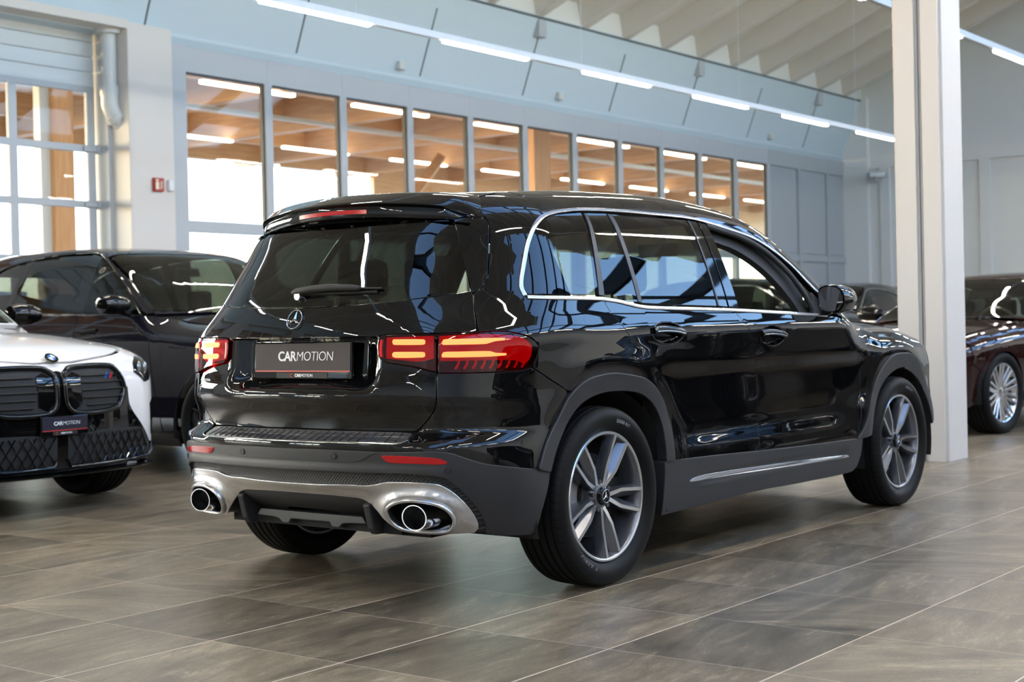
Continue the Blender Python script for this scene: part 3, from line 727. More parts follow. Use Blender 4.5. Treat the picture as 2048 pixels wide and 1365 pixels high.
def tread_mat():
    m = pm('tread', (.008,.008,.0083), .6, spec=.14); n = m.node_tree.nodes; l = m.node_tree.links; b = n['Principled BSDF']
    tc = n.new('ShaderNodeTexCoord'); sp = n.new('ShaderNodeSeparateXYZ'); l.new(tc.outputs['Object'], sp.inputs[0])
    at = n.new('ShaderNodeMath'); at.operation = 'ARCTAN2'; l.new(sp.outputs[2], at.inputs[0]); l.new(sp.outputs[0], at.inputs[1])
    mu = n.new('ShaderNodeMath'); mu.operation = 'MULTIPLY_ADD'; l.new(at.outputs[0], mu.inputs[0]); mu.inputs[1].default_value = 68/(2*math.pi)
    sk = n.new('ShaderNodeMath'); sk.operation = 'MULTIPLY'; l.new(sp.outputs[1], sk.inputs[0]); sk.inputs[1].default_value = 6.0; l.new(sk.outputs[0], mu.inputs[2])
    fr = n.new('ShaderNodeMath'); fr.operation = 'FRACT'; l.new(mu.outputs[0], fr.inputs[0])
    lt = n.new('ShaderNodeMath'); lt.operation = 'LESS_THAN'; l.new(fr.outputs[0], lt.inputs[0]); lt.inputs[1].default_value = .13
    ab = n.new('ShaderNodeMath'); ab.operation = 'ABSOLUTE'; l.new(sp.outputs[1], ab.inputs[0])
    gt = n.new('ShaderNodeMath'); gt.operation = 'GREATER_THAN'; l.new(ab.outputs[0], gt.inputs[0]); gt.inputs[1].default_value = .074
    l2 = n.new('ShaderNodeMath'); l2.operation = 'LESS_THAN'; l.new(ab.outputs[0], l2.inputs[0]); l2.inputs[1].default_value = .1095
    m1 = n.new('ShaderNodeMath'); m1.operation = 'MULTIPLY'; l.new(lt.outputs[0], m1.inputs[0]); l.new(gt.outputs[0], m1.inputs[1])
    m2 = n.new('ShaderNodeMath'); m2.operation = 'MULTIPLY'; l.new(m1.outputs[0], m2.inputs[0]); l.new(l2.outputs[0], m2.inputs[1])
    inv = n.new('ShaderNodeMath'); inv.operation = 'SUBTRACT'; inv.inputs[0].default_value = 1; l.new(m2.outputs[0], inv.inputs[1])
    bp = n.new('ShaderNodeBump'); bp.inputs['Distance'].default_value = .012; l.new(inv.outputs[0], bp.inputs['Height']); l.new(bp.outputs[0], b.inputs['Normal'])
    mx = n.new('ShaderNodeMix'); mx.data_type = 'RGBA'; l.new(m2.outputs[0], mx.inputs[0]); mx.inputs[6].default_value = (.008,.008,.0083,1); mx.inputs[7].default_value = (.002,.002,.002,1)
    l.new(mx.outputs[2], b.inputs['Base Color'])
tread_mat()
def mesh_mat():
    """fine honeycomb insert of the bumper: dark wires over holes"""
    m = pm('mesh_insert', (.02,.02,.021), .45); n = m.node_tree.nodes; l = m.node_tree.links; b = n['Principled BSDF']
    tc = n.new('ShaderNodeTexCoord'); sp = n.new('ShaderNodeSeparateXYZ'); l.new(tc.outputs['Object'], sp.inputs[0])
    hs = []
    # distance along the skin ~ y with x mixed in for the corner
    su = n.new('ShaderNodeMath'); su.operation = 'ADD'; l.new(sp.outputs[1], su.inputs[0]); l.new(sp.outputs[0], su.inputs[1])
    for sg in (1, -1):
        a = n.new('ShaderNodeMath'); a.operation = 'MULTIPLY_ADD'; l.new(sp.outputs[2], a.inputs[0]); a.inputs[1].default_value = sg*1.25; l.new(su.outputs[0], a.inputs[2])
        w = n.new('ShaderNodeMath'); w.operation = 'PINGPONG'; l.new(a.outputs[0], w.inputs[0]); w.inputs[1].default_value = .0065; hs.append(w)
    mn = n.new('ShaderNodeMath'); mn.operation = 'MINIMUM'; l.new(hs[0].outputs[0], mn.inputs[0]); l.new(hs[1].outputs[0], mn.inputs[1])
    st = n.new('ShaderNodeMapRange'); l.new(mn.outputs[0], st.inputs[0]); st.inputs[1].default_value = .0005; st.inputs[2].default_value = .0022; st.inputs[3].default_value = 1; st.inputs[4].default_value = 0
    bp = n.new('ShaderNodeBump'); bp.inputs['Distance'].default_value = .004; bp.inputs['Strength'].default_value = .8; l.new(st.outputs[0], bp.inputs['Height']); l.new(bp.outputs[0], b.inputs['Normal'])
    mx = n.new('ShaderNodeMix'); mx.data_type = 'RGBA'; l.new(st.outputs[0], mx.inputs[0]); mx.inputs[6].default_value = (.002,.002,.002,1); mx.inputs[7].default_value = (.045,.045,.047,1); l.new(mx.outputs[2], b.inputs['Base Color'])
mesh_mat()
# ================================================================== THE BLACK CAR
CAR = empty('car', (0,0,0), -0.00722)
tag(CAR, 'glossy black boxy SUV seen from behind with its red tail lights on', 'car')
# tailgate: hollow around the number plate, waist crease, inward tuck below
def d_gate(s, z):
    w = 1-sst(.305, .425, s)
    prof = sst(.780, .850, z)*(1-sst(.992, .9995, z))
    over = -.012*sst(.80,.88,z)*(1-sst(.992,.9995,z))
    d = -.072*w*prof+over*(1-w)
    d = d+.010*(1-sst(.0,.55,s))*np.exp(-((z-.800)/.03)**2)
    return d
gx = np.concatenate([np.stack(np.meshgrid(np.arange(-.78,.781,.012), zz),-1).reshape(-1,2) for zz in (np.array([.986,.9905,.9925,.9945,.9965,.9985,1.001,1.006]),)]+
   [np.stack(np.meshgrid(np.concatenate([np.arange(-.45,-.28,.009), np.arange(.28,.45,.009)]), np.arange(.76,.985,.011)),-1).reshape(-1,2)])
gate = [(0,1.112)]+OL['glass'][:5]+OL['gate_side']+[(.770,1.0078),(.70,1.0072),(.637,1.006),(.50,1.006),(.42,1.004),(.409,.99),(.410,.92),(.436,.903),(.487,.894),(.565,.881),(.6385,.863)]+OL['gate_low'][1:]+[(.53,.6485),(.30,.650),(0,.652)]
panel('tailgate', mir(gate), 'paint_black', CAR, step=.024, dfun=d_gate, extra=gx, seg=.012, ang=30)
gl = [(0,1.1125)]+OL['glass'][:-1]+[(.728,1.432),(.690,1.434),(.50,1.428),(.25,1.4265),(0,1.4255)]
panel('rear_window', mir(gl), 'tint_glass', CAR, step=.03, thick=.004, gap=.0025, back=False)
bl = bmesh.new()
# body sides, doors, fenders
def d_handle(s, z):
    r = 0
    for c, zc_, a, b in ((1.822,.981,.122,.046),(2.73,.953,.126,.046)):
        q = ((s-c)/a)**2+((z-zc_)/b)**2; r = r-.026*(1-sst(.55,1.0,q))
    return r
def d_flank(s, z):
    x = s-S0
    # soft shoulder line and the scooped lower doors
    sh = .006*np.exp(-((z-1.00)/.035)**2)
    k = sst(.30,.75,x)*(1-sst(1.95,2.25,x))
    sc = -.011*k*np.exp(-((z-.565)/.065)**2)
    for cx in (0.0, 2.829):                       # haunches round the arches
        r = np.hypot(x-cx, z-.40); sh = sh+.012*np.exp(-((r-.47)/.09)**2)*(z > .35)
    return sh+sc
def d_door(s, z): return d_flank(s, z)+d_handle(s, z)
def hx(c, zc_, a=.135, b=.055): return np.stack(np.meshgrid(np.arange(c-a,c+a,.006), np.arange(zc_-b,zc_+b,.0055)),-1).reshape(-1,2)
rail_top = []
for x, y in ((2.24,.82),(2.10,.772),(1.9,.705),(1.7,.635),(1.5,.565),(1.0,.515),(.5,.50),(0,.488),(-.15,.49),(-.283,.497)):
    rail_top.append((xs_(x), zat(x, y)))
ct = OL['chrome_top']; cl = OL['chrome_low']; ao = OL['arch_out']; ai = OL['arch_in']
LOW = [(a,b) for a,b in cl]
body_side = [(.790,1.150),(.7815,1.079),(.7785,1.042),(.776,1.016),(.778,1.0085),(.846,1.009),(.894,1.001),(.927,.991),(.956,.974),(.9735,.948),(.9715,.924),(.961,.894),(.950,.872)]+[(.985,.850),(1.05,.812),(1.113,.7785)]+[(1.155,.776),(1.2,.8),(1.244,.814),(1.292,.823),(1.41,.83),(1.515,.82),(1.579,.811),(1.635,.801)]+OL['seam_rd'][1:8]+[(1.4205,1.121),(1.401,1.124),(1.089,1.128),(.984,1.131)]+ct+[(3.40,1.102),(3.47,1.042),(3.56,1.035)]+rail_top+[(.975,1.535),(.962,1.500),(.957,1.462),(.9585,1.436),(.9585,1.420),(.937,1.372),(.911,1.314),(.885,1.256),(.864,1.207),(.837,1.173)]
rear_door = [(1.4235,1.1175),(1.451,1.119),(1.518,1.113),(1.584,1.103),(1.651,1.093),(1.741,1.086),(2.136,1.078),(2.421,1.072)]+OL['seam_fd'][1:]+[(2.20,.444),(1.8455,.4535)]+[(1.844,.518),(1.829,.6),(1.795,.685),(1.739,.747),(1.695,.776),(1.637,.799)]+OL['seam_rd'][1:8]
front_door = [(2.4255,1.0715),(2.857,1.058),(3.264,1.043),(3.40,1.037),(3.480,1.028)]+OL['seam_fe'][:]+[(3.112,OL['sill_top'][3][1]),(2.60,OL['seam_fd'][-1][1])]+OL['seam_fd'][1:-1][::-1]
fo = OL['farch_out']; FC = S0+2.829
fo2 = fo+[(2*FC-a+.05,b) for a,b in fo[::-1][1:] if b > .45]
fi = OL['farch_in']; fi2 = fi+[(2*FC-a+.05,b) for a,b in fi[::-1][1:]]
fend_top = [(xs_(x), zat(x,.715)-.002) for x in np.linspace(2.20,3.42,12)]
fender = [(3.5,1.024)]+fend_top+[(xs_(3.44),.70),(xs_(3.44),.455)]+fo2[::-1][:-1]+[(3.6375,.408)]+OL['seam_fe'][::-1][1:]
bump_half = [(0,.607),(.45,.607),(.525,.611),(.552,.628),(.574,.655),(.626,.716),(.6385,.766),(.6405,.8595),(.759,.8585),(.852,.8595),(.915,.8635),(.944,.872),(.985,.8465),(1.05,.8085),(1.113,.775),(1.1125,.743),(1.055,.666),(1.021,.624),(.991,.579),(.957,.501)]+[(a,b+.0) for a,b in OL['clad_top'][2:]]+[(.15,.580),(0,.581)]
def d_bump(s, z): return .008*np.exp(-((z-.60)/.02)**2)*(s < .6)+d_flank(s, z)*sst(.85,1.0,s)
panel('rear_bumper', mir(bump_half), 'paint_black', CAR, step=.028, seg=.014, dfun=d_bump, ang=30)
for sd in (1, -1):
    panel('body_side', body_side, 'paint_black', CAR, side=sd, step=.03, dfun=d_flank, thick=.03, ang=30)
    dr = panel('door', rear_door, 'paint_black', CAR, side=sd, step=.03, dfun=d_door, thick=.05, extra=hx(1.822,.981), ang=30)
    df = panel('door', front_door, 'paint_black', CAR, side=sd, step=.03, dfun=d_door, thick=.05, extra=hx(2.73,.953), ang=30)
    panel('fender', fender, 'paint_black', CAR, side=sd, step=.032, dfun=d_flank, ang=30)
    panel('side_spoiler', OL['side_spoiler'], 'gloss_black', CAR, side=sd, step=.025, thick=.02, off=.003)
    panel('quarter_window', OL['qglass'], 'tint_glass', CAR, side=sd, step=.03, thick=.004, off=-.004, gap=0, back=False)
    panel('door_window', OL['rd_small'], 'tint_glass', CAR, side=sd, step=.03, thick=.004, off=-.004, gap=0, back=False)
    panel('door_window', OL['rd_glass'], 'tint_glass', CAR, side=sd, step=.03, thick=.004, off=-.004, gap=0, back=False)
    for a in ('bpillar_a','bpillar_b'): panel('pillar_cover', OL[a], 'gloss_black', CAR, side=sd, step=.03, thick=.03, off=-.002, gap=.001)
    strip = [(1.438,1.137),(1.577,1.477),(1.560,1.479),(1.404,1.139)]
    panel('window_divider', strip, 'satin_chrome' if False else 'clad_grey', CAR, side=sd, step=.02, thick=.02, off=-.001, gap=0)
    panel('window_divider', [(1.695,1.108),(1.760,1.482),(1.733,1.484),(1.671,1.113)], 'clad_grey', CAR, side=sd, step=.02, thick=.02, off=-.001, gap=0)
    panel('window_divider', [(2.368,1.484),(2.376,1.484),(2.308,1.094),(2.300,1.094)], 'clad_grey', CAR, side=sd, step=.02, thick=.02, off=.0005, gap=0)
    # bright window surround
    ring = cl[:]+[(3.325,1.042)]
    skin_tube('window_trim', [(.990,1.131)]+[(a,b) for a,b in LOW[1:]]+[(3.33,1.041)], 'satin_chrome', CAR, .005, .0085, .001, sd)
    skin_tube('window_trim', [(.984,1.136)]+ct[1:]+[(3.37,1.115)], 'satin_chrome', CAR, .005, .0095, .001, sd)
    # dark frame inside the open front window
    skin_tube('window_seal', [(2.524,1.468),(2.656,1.446),(2.796,1.423),(2.948,1.374),(3.047,1.317),(3.131,1.244),(3.183,1.173),(3.219,1.108),(3.235,1.062)], 'trim_black', CAR, .012, .016, -.012, sd)
    tp = OL['fd_open'][:9]; inn = [(a-.012-.05*min(1,k/3), b-.060) for k, (a, b) in enumerate(tp)]
    panel('window_frame', [(a+.015*min(1,k/3),b+.030) for k, (a,b) in enumerate(tp)]+[(3.27,1.075),(3.25,1.058),(3.150,1.058)]+inn[::-1], 'trim_black', CAR, side=sd, step=.03, off=-.045, thick=.03, gap=0)
    panel('mirror_base', [(3.205,1.052),(3.335,1.046),(3.345,1.075),(3.318,1.118),(3.262,1.160),(3.235,1.115)], 'trim_black', CAR, side=sd, step=.03, thick=.02, off=-.002)
    # arches and sills
    panel('wheel_arch_trim', ao+ai[::-1], 'clad_grey', CAR, side=sd, step=.022, thick=.05, off=.009, dfun=d_flank, gap=.001, lip=.004)
    panel('wheel_arch_trim', fo2+fi2[::-1], 'clad_grey', CAR, side=sd, step=.022, thick=.05, off=.009, dfun=d_flank, gap=.001, lip=.004)
    sill = [(1.844,.4525)]+[(a,b-.002) for a,b in OL['sill_top'][1:4]]+[(3.637,.407),(3.70,.405),(3.69,.33),(3.665,.262),(3.613,.240),(3.053,.24),(2.551,.247),(2.2,.238),(1.953,.232),(1.80,.228),(1.785,.30),(1.786,.455)]
    def d_sill(s, z): return .006-.012*np.exp(-((z-.352)/.018)**2)*sst(1.95,2.2,s)*(1-sst(3.42,3.56,s))
    si = panel('sill_trim', sill, 'clad_grey', CAR, side=sd, step=.025, thick=.06, dfun=d_sill, gap=.001, lip=.003)
    panel('sill_strip', OL['strip_u']+OL['strip_l'], 'silver_trim', si, side=sd, step=.02, thick=.008, off=.009, gap=0, dfun=lambda s, z: -.012*np.exp(-((z-.352)/.018)**2)*sst(1.95,2.2,s)*(1-sst(3.42,3.56,s)))
    # handles
    for d_, c, zc_ in ((dr,1.822,.981),(df,2.73,.953)):
        skin_tube('door_handle', [(c-.118,zc_+.012),(c-.09,zc_+.016),(c-.03,zc_+.017),(c+.05,zc_+.012),(c+.10,zc_+.004),(c+.118,zc_-.004)], 'gloss_black', d_, .010, .0145, .010, sd, 14, .01)
        skin_tube('handle_strip', [(c-.105,zc_+.008),(c-.03,zc_+.009),(c+.05,zc_+.005),(c+.108,zc_-.004)], 'chrome', d_, .003, .0022, .0195, sd, 8, .02)
        th = [(c+.120*math.cos(t), zc_+.0455*math.sin(t)) for t in np.linspace(0, 2*math.pi, 40, endpoint=False)]
        skin_tube('handle_ring', th, 'gloss_black', d_, .0016, .0022, .0015, sd, 8, .02, True)
# roof, windscreen, bonnet, nose
roof = [(-.283,y) for y in (-.497,-.40,-.2,0,.2,.40,.497)]+[(x,y) for x,y in ((-.15,.49),(0,.488),(.5,.50),(1.0,.515),(1.5,.565),(1.60,.598))]+[(1.64,.3),(1.655,0),(1.64,-.3)]+[(x,-y) for x,y in ((1.60,.598),(1.5,.565),(1.0,.515),(.5,.50),(0,.488),(-.15,.49))]
panel('roof', roof, 'paint_black', CAR, mp=TMAP, step=.04, thick=.03, ang=30)
ws = [(1.66,0),(1.645,.3),(1.605,.600),(1.7,.634),(1.9,.704),(2.10,.771),(2.24,.819),(2.33,.70),(2.42,.35),(2.44,0)]
ws = ws+[(a,-b) for a,b in ws[::-1] if abs(b) > 1e-6]
panel('windscreen', ws, 'clear_glass', CAR, mp=TMAP, step=.04, thick=.005, back=False, ang=30)
hd = [(2.45,0),(2.43,.35),(2.34,.70),(2.6,.712),(3.0,.713),(3.42,.713),(3.55,.45),(3.60,0)]
hd = hd+[(a,-b) for a,b in hd[::-1] if abs(b) > 1e-6]
panel('bonnet', hd, 'paint_black', CAR, mp=TMAP, step=.045, ang=30)
nb = [(0,.24),(.70,.24),(.74,.45),(.74,.70),(.66,.80),(.40,.87),(0,.88)]
panel('front_bumper', mir(nb), 'paint_black', CAR, mp=NMAP, step=.05, ang=30)
# ------------------------------------------------------------------ spoiler
def spoiler():
    us = np.linspace(-1, 1, 61); rows = []
    def glz(y): return 1.431
    for u in us:
        a = abs(u); y0 = .612*a                     # joint with the roof
        x0 = -.283-.105*sst(.80,1.0,a); z0 = float(TMAP(np.array([x0]), np.array([min(y0,.56)]))[0,2]) if y0 < .5 else None
        if z0 is None:
            t = (y0-.5)/.112; z0 = 1.531+(1.437-1.531)*t*(.4+.6*t)
        ye = .585*a; xe = -.612+.46*ye*ye+.035*sst(.85,1,a); ze = 1.516-.115*ye*ye-.030*sst(.82,1,a)
        k = 1-sst(.80,1.0,a)*.55
        xu = float(SMAP(np.array([ye*1.0]), np.array([1.433]))[0,0])+.012 if ye < .3 else float(SMAP(np.array([.30+(ye-.30)*1.22]), np.array([1.433]))[0,0])+.012
        L = xe-x0
        pr = [(x0, y0, z0), (x0+L*.18, y0+(ye-y0)*.18, z0+(.0 if a > .9 else .001)), (x0+L*.45, y0+(ye-y0)*.45, z0+(ze-z0)*.25+.010*k), (x0+L*.75, y0+(ye-y0)*.75, z0+(ze-z0)*.55+.016*k), (x0+L*.93, ye, ze+.010*k), (x0+L*.985, ye, ze+.004*k), (xe, ye, ze), (xe+.004, ye, ze-.006), (xe+.014, ye, ze-.012), (xe+.012, ye, ze-.018*k-.003), (xe+.010, ye, ze-.040*k-.003), (xe+.014, ye, ze-.050*k-.003), (xe+.030, ye, ze-.058*k-.003)]
        zu = min(1.4335, ze-.062*k-.003)
        pr += [(xe+.5*(xu-xe), ye, .5*(ze-.06*k)+.5*zu), (max(xu, xe+.035), ye, zu), (x0-.02, y0, min(z0-.02, 1.425))]
        rows.append([(x, math.copysign(y, u) if u else 0.0, z) for x, y, z in pr])
    bm = bmesh.new(); R_ = [[bm.verts.new(p) for p in r] for r in rows]; m = len(R_[0])
    for i in range(len(us)-1):
        for k in range(m): bm.faces.new((R_[i][k], R_[i][(k+1)%m], R_[i+1][(k+1)%m], R_[i+1][k]))
    bm.faces.new(R_[0]); bm.faces.new(R_[-1][::-1])
    s = obj('roof_spoiler', bm, 'paint_black', CAR, smooth=28)
    # brake light strip let into the rear face
    b = bmesh.new(); q = []
    for y in np.linspace(-.185, .185, 21):
        xe = -.612+.46*y*y; ze = 1.516-.115*y*y
        q.append([b.verts.new((xe+dx, y, ze+dz)) for dx, dz in ((.0075,-.024),(.0065,-.040),(.03,-.040),(.03,-.024))])
    for i in range(20):
        for k in range(4): b.faces.new((q[i][k], q[i][(k+1)%4], q[i+1][(k+1)%4], q[i+1][k]))
    b.faces.new(q[0]); b.faces.new(q[-1][::-1])
    o = obj('brake_light', b, 'reflector', s, smooth=40); o['label'] = 'red brake light strip'
spoiler()
# ------------------------------------------------------------------ bumper insert, cladding, silver trim
cr_ = OL['clad_rear']
clad = [(0,.5795)]+[(.15,.5795),(.316,.578)]+[(.457,.576),(.55,.578),(.631,.581),(.675,.575),(.704,.563),(.732,.55),(.761,.538),(.79,.529),(.821,.523),(.888,.51),(.957,.499),(1.012,.482)]+cr_[1:]+[(.90,.262),(.82,.268),(.787,.278)]+OL['mesh_top'][::-1][1:]+[(.15,.501),(0,.501)]
def d_clad(s, z): return .006+.006*sst(.53,.50,z)*(s < .68)
CL = panel('bumper_cladding', mir(clad), 'clad_grey', CAR, step=.024, seg=.014, dfun=d_clad, thick=.03, gap=.001, lip=.003, ang=35)
mesh = [(0,.504)]+[(.15,.504)]+[(a,b+.002) for a,b in OL['mesh_top']]+OL['mesh_bot'][::-1]+[(.15,.446),(0,.446)]
panel('mesh_insert', mir(mesh), 'mesh_insert', CAR, step=.024, seg=.014, off=-.006, thick=.02, gap=0, ang=40)
sb = OL['silver_bot']
def d_silver(s, z):
    # rolled upper edge, hollow towards the middle, swelling round the exhaust openings
    q = np.hypot((s-.567)/.135, (z-.344)/.075)
    return .008+.018*np.exp(-((q-.95)/.30)**2)-.020*sst(.45,.40,z)*(1-sst(.30,.45,s))
silver = [(0,.4445)]+[(.15,.4455)]+OL['mesh_bot']+sb+[(.15,.405),(0,.406)]
hole = OL['exh_open']
SV = panel('silver_bumper_trim', mir(silver), 'silver_trim', CAR, step=.018, seg=.010, dfun=d_silver, thick=.025, gap=.001, lip=.003, holes=(hole, [(-a,b) for a,b in hole[::-1]]), ang=35)
for sd in (1, -1):
    skin_tube('exhaust_surround', hole, 'silver_trim', SV, .010, .0075, .014, sd, 10, .012, True, dfun=lambda s, z: d_silver(s, z)-.008)
    ins = [tuple(p) for p in inset(smooth(hole, True, 38, .02), -.004)]
    panel('exhaust_recess', ins, 'clad_dark', SV, side=sd, step=.02, off=-.055, thick=.01, gap=0, sm=False)
    bm = bmesh.new(); n_ = len(hole); hh = smooth(hole, True, 38, .012)
    A = SMAP(hh[:,0], hh[:,1], d_silver); B = SMAP(hh[:,0], hh[:,1], None, -.06)
    va = [bm.verts.new((p[0],p[1]*sd,p[2])) for p in A]; vb = [bm.verts.new((p[0],p[1]*sd,p[2])) for p in B]
    for i in range(len(va)): bm.faces.new((va[i],va[(i+1)%len(va)],vb[(i+1)%len(va)],vb[i]))
    obj('exhaust_recess_wall', bm, 'clad_dark', SV, smooth=40)
    # vanes inside the opening
    bm = bmesh.new()
    for z in (.305,.32,.335,.35,.365,.38):
        pz = [SMAP(np.array([a]), np.array([z]), None, -.045)[0] for a in np.linspace(.475,.665,8)]
        for i in range(7):
            p, q = pz[i], pz[i+1]; vs = [bm.verts.new((x,y*sd,zz)) for x,y,zz in ((p[0],p[1],p[2]-.003),(q[0],q[1],q[2]-.003),(q[0],q[1],q[2]+.003),(p[0],p[1],p[2]+.003))]; bm.faces.new(vs)
    obj('recess_vanes', bm, 'trim_black', SV)
    # tail pipe: oval, cut square, flared rim
    bm = bmesh.new(); py = -.585*sd; n_ = 40; prof = [(-.795,1.0),(-.80,1.01),(-.80,.93),(-.792,.90),(-.66,.88)]; outer = [(-.795,1.0),(-.77,1.02),(-.60,1.02)]
    def ring(x, k): return [bm.verts.new((x, py+.059*k*math.cos(t), .343+.046*k*math.sin(t))) for t in np.linspace(0, 2*math.pi, n_, endpoint=False)]
    for pf in (prof, outer):
        rs = [ring(x, k) for x, k in pf]
        for i in range(len(rs)-1):
            for k in range(n_): bm.faces.new((rs[i][k], rs[i][(k+1)%n_], rs[i+1][(k+1)%n_], rs[i+1][k]))
    bmesh.ops.remove_doubles(bm, verts=bm.verts, dist=1e-5)
    ep = obj('exhaust_pipe', bm, 'chrome', CAR, smooth=40)
    bm = bmesh.new(); vs = [bm.verts.new((-.70, py+.0525*math.cos(t), .343+.041*math.sin(t))) for t in np.linspace(0, 2*math.pi, 32, endpoint=False)]; bm.faces.new(vs)
    obj('pipe_bore', bm, 'well_black', ep)
    panel('reflector', OL['refl'], 'reflector', CL, side=sd, step=.015, off=.009, thick=.01, gap=.001, dfun=lambda s, z: d_clad(s, z)-.006)
    for a, b in OL['sensors']:
        P = SMAP(np.array([a]), np.array([b]), d_clad if b < .58 else None, .004 if a < .4 else 0)[0]; h = .002
        nn = np.cross(SMAP(np.array([a+h]), np.array([b]))[0]-SMAP(np.array([a-h]), np.array([b]))[0], SMAP(np.array([a]), np.array([b+h]))[0]-SMAP(np.array([a]), np.array([b-h]))[0])
        nn = Vector(nn).normalized(); 
        if nn.x > 0: nn = -nn
        P = Vector((P[0],P[1]*sd,P[2])); nn = Vector((nn.x, nn.y*sd, nn.z))
        bm = bmesh.new(); lathe(bm, [(0,.003),(.009,.003),(.0095,.001),(.011,.0005),(.0115,.0025),(.0125,.0025),(.013,0),(.013,-.004)], 24, 'z')
        o = obj('parking_sensor', bm, 'clad_grey' if b < .58 else 'gloss_black', CL, smooth=40)
        o.matrix_local = Matrix.Translation(P) @ nn.to_track_quat('Z','Y').to_matrix().to_4x4()
insert = [(0,.5785),(.316,.577),(.431,.5755)]+OL['insert'][1:5]+[(.171,.537),(0,.5375)]
panel('bumper_insert', mir(insert), 'clad_grey', CL, step=.024, off=.0095, thick=.01, gap=.0005, lip=.0015)
panel('tow_cover', OL['tow'], 'silver_trim', SV, step=.02, thick=.006, off=.0095, gap=.0004, lip=.001, dfun=lambda s, z: d_silver(s, z)-.008)
# diffuser
def d_diff(s, z): return -.015-.10*sst(.39,.27,z)
dif = [(0,.408),(.15,.407),(.262,.404),(.304,.402),(.335,.396),(.362,.382),(.391,.358),(.417,.332),(.443,.311),(.477,.289),(.50,.281),(.50,.262),(.36,.262),(.33,.29),(.15,.325),(.13,.335),(0,.337)]
DF = panel('diffuser', mir(dif), 'clad_dark', CAR, step=.022, seg=.014, dfun=d_diff, thick=.02, gap=0, ang=40)
for sd in (1,-1):
    for yy, w in ((.345,.016),):
        bm = bmesh.new()
        for k in (0, 1):
            pass
        prism(bm, [(-.80,.375),(-.79,.34),(-.775,.285),(-.76,.262),(-.50,.25),(-.50,.40),(-.76,.40)], yy*sd-w, yy*sd+w, 'y')
        bmesh.ops.transform(bm, matrix=Matrix.Identity(4), verts=bm.verts)
        obj('diffuser_fin', bm, 'clad_dark', DF, bevel=.006)
bm = bmesh.new()
lipz = [(-.30,.295),(-.21,.292),(-.175,.288),(-.155,.272),(-.12,.272),(-.105,.290),(.105,.290),(.12,.272),(.155,.272),(.175,.288),(.21,.292),(.30,.295)]
prism(bm, [(y,z) for y,z in lipz]+[(.28,.322),(-.28,.322)], -.75, -.70, 'x')
obj('diffuser_lip', bm, 'clad_grey', DF, bevel=.004)
obj('diffuser_floor', BX(-.72,-.40,-.45,.45,.262,.30), 'well_black', DF)
# load sill step
step_ = [(0,.6475),(.30,.6465),(.50,.6455),(.545,.643),(.54,.630),(.52,.614),(.45,.6115),(0,.6115)]
st = panel('load_sill', mir(step_), 'step_plate' if 'step_plate' in MAT else 'gloss_black', CAR, step=.02, thick=.01, off=.001, gap=.001)
for k in range(-13, 14):
    a = k*.038; bm = bmesh.new()
    for z0, z1, sh in ((.614,.643,.0),):
        P = SMAP(np.array([a, a+.016]), np.array([z0, z1]), None, .003)
        tube(bm, [tuple(P[0]), tuple(P[1])], .0018, 5)
    obj('sill_ridge', bm, 'gloss_black', st)
skin_tube('sill_edge', mir([(0,.609),(.45,.609),(.52,.611),(.542,.622)])[::1][3:4]+[] if False else [(-.542,.622),(-.52,.611),(-.45,.6085),(0,.6085),(.45,.6085),(.52,.611),(.542,.622)], 'chrome', st, .003, .003, .006, 1, 8, .02)
skin_tube('sill_edge', [(-.52,.630),(0,.630),(.52,.630)], 'satin_chrome', st, .002, .0015, .002, 1, 6, .04)
# ------------------------------------------------------------------ tail lights
for sd in (1, -1):
    L = panel('tail_light', OL['lamp_outer'], 'lens_dark', CAR, side=sd, step=.018, off=-.028, thick=.02, gap=-.001, back=False)
    panel('lens', OL['lamp_outer'], 'lens_red', L, side=sd, step=.018, off=.004, thick=.03, gap=.001, back=False, lip=.003)
    panel('light_bar', OL['bar_body_u'], 'light_bar', L, side=sd, step=.02, off=.0055, thick=.004, gap=0, ang=60)
    panel('light_bar', OL['bar_body_l'], 'light_bar', L, side=sd, step=.02, off=.0055, thick=.004, gap=0, ang=60)
    gl_ = [(.652,.958),(.80,.958),(.93,.962),(.95,.945),(.93,.905),(.80,.897),(.652,.897)]
    panel('glow_field', [(.652,.994),(.80,.998),(.89,.990),(.93,.976),(.955,.947),(.948,.910),(.925,.885),(.90,.90),(.80,.905),(.652,.905)], 'lens_glow', L, side=sd, step=.02, off=-.010, thick=.004, gap=0)
    for k in range(9):                                                  # reflector ribs in the lower field
        a = .70+.027*k
        skin_tube('lens_rib', [(a,.874),(a+.010,.890),(a+.014,.908)], 'lens_glow', L, .004, .0045, -.014, sd, 6, .01)
    G = panel('tail_light', OL['lamp_gate'], 'lens_dark', CAR, side=sd, step=.018, off=-.028, thick=.02, gap=-.001, back=False)
    panel('lens', OL['lamp_gate'], 'lens_red', G, side=sd, step=.018, off=.004, thick=.04, gap=.001, back=False, lip=.003)
    panel('light_bar', OL['bar_gate_u'], 'light_bar', G, side=sd, step=.02, off=.0055, thick=.004, gap=0)
    panel('light_bar', OL['bar_gate_l'], 'light_bar', G, side=sd, step=.02, off=.0055, thick=.004, gap=0)
    panel('glow_field', [(.445,.992),(.63,.995),(.63,.915),(.58,.905),(.50,.912),(.445,.918)], 'lens_glow', G, side=sd, step=.02, off=-.010, thick=.004, gap=0)
    skin_tube('side_glow', [(.430,.985),(.426,.955),(.430,.922)], 'lens_glow', G, .004, .006, .0005, sd, 8, .01)
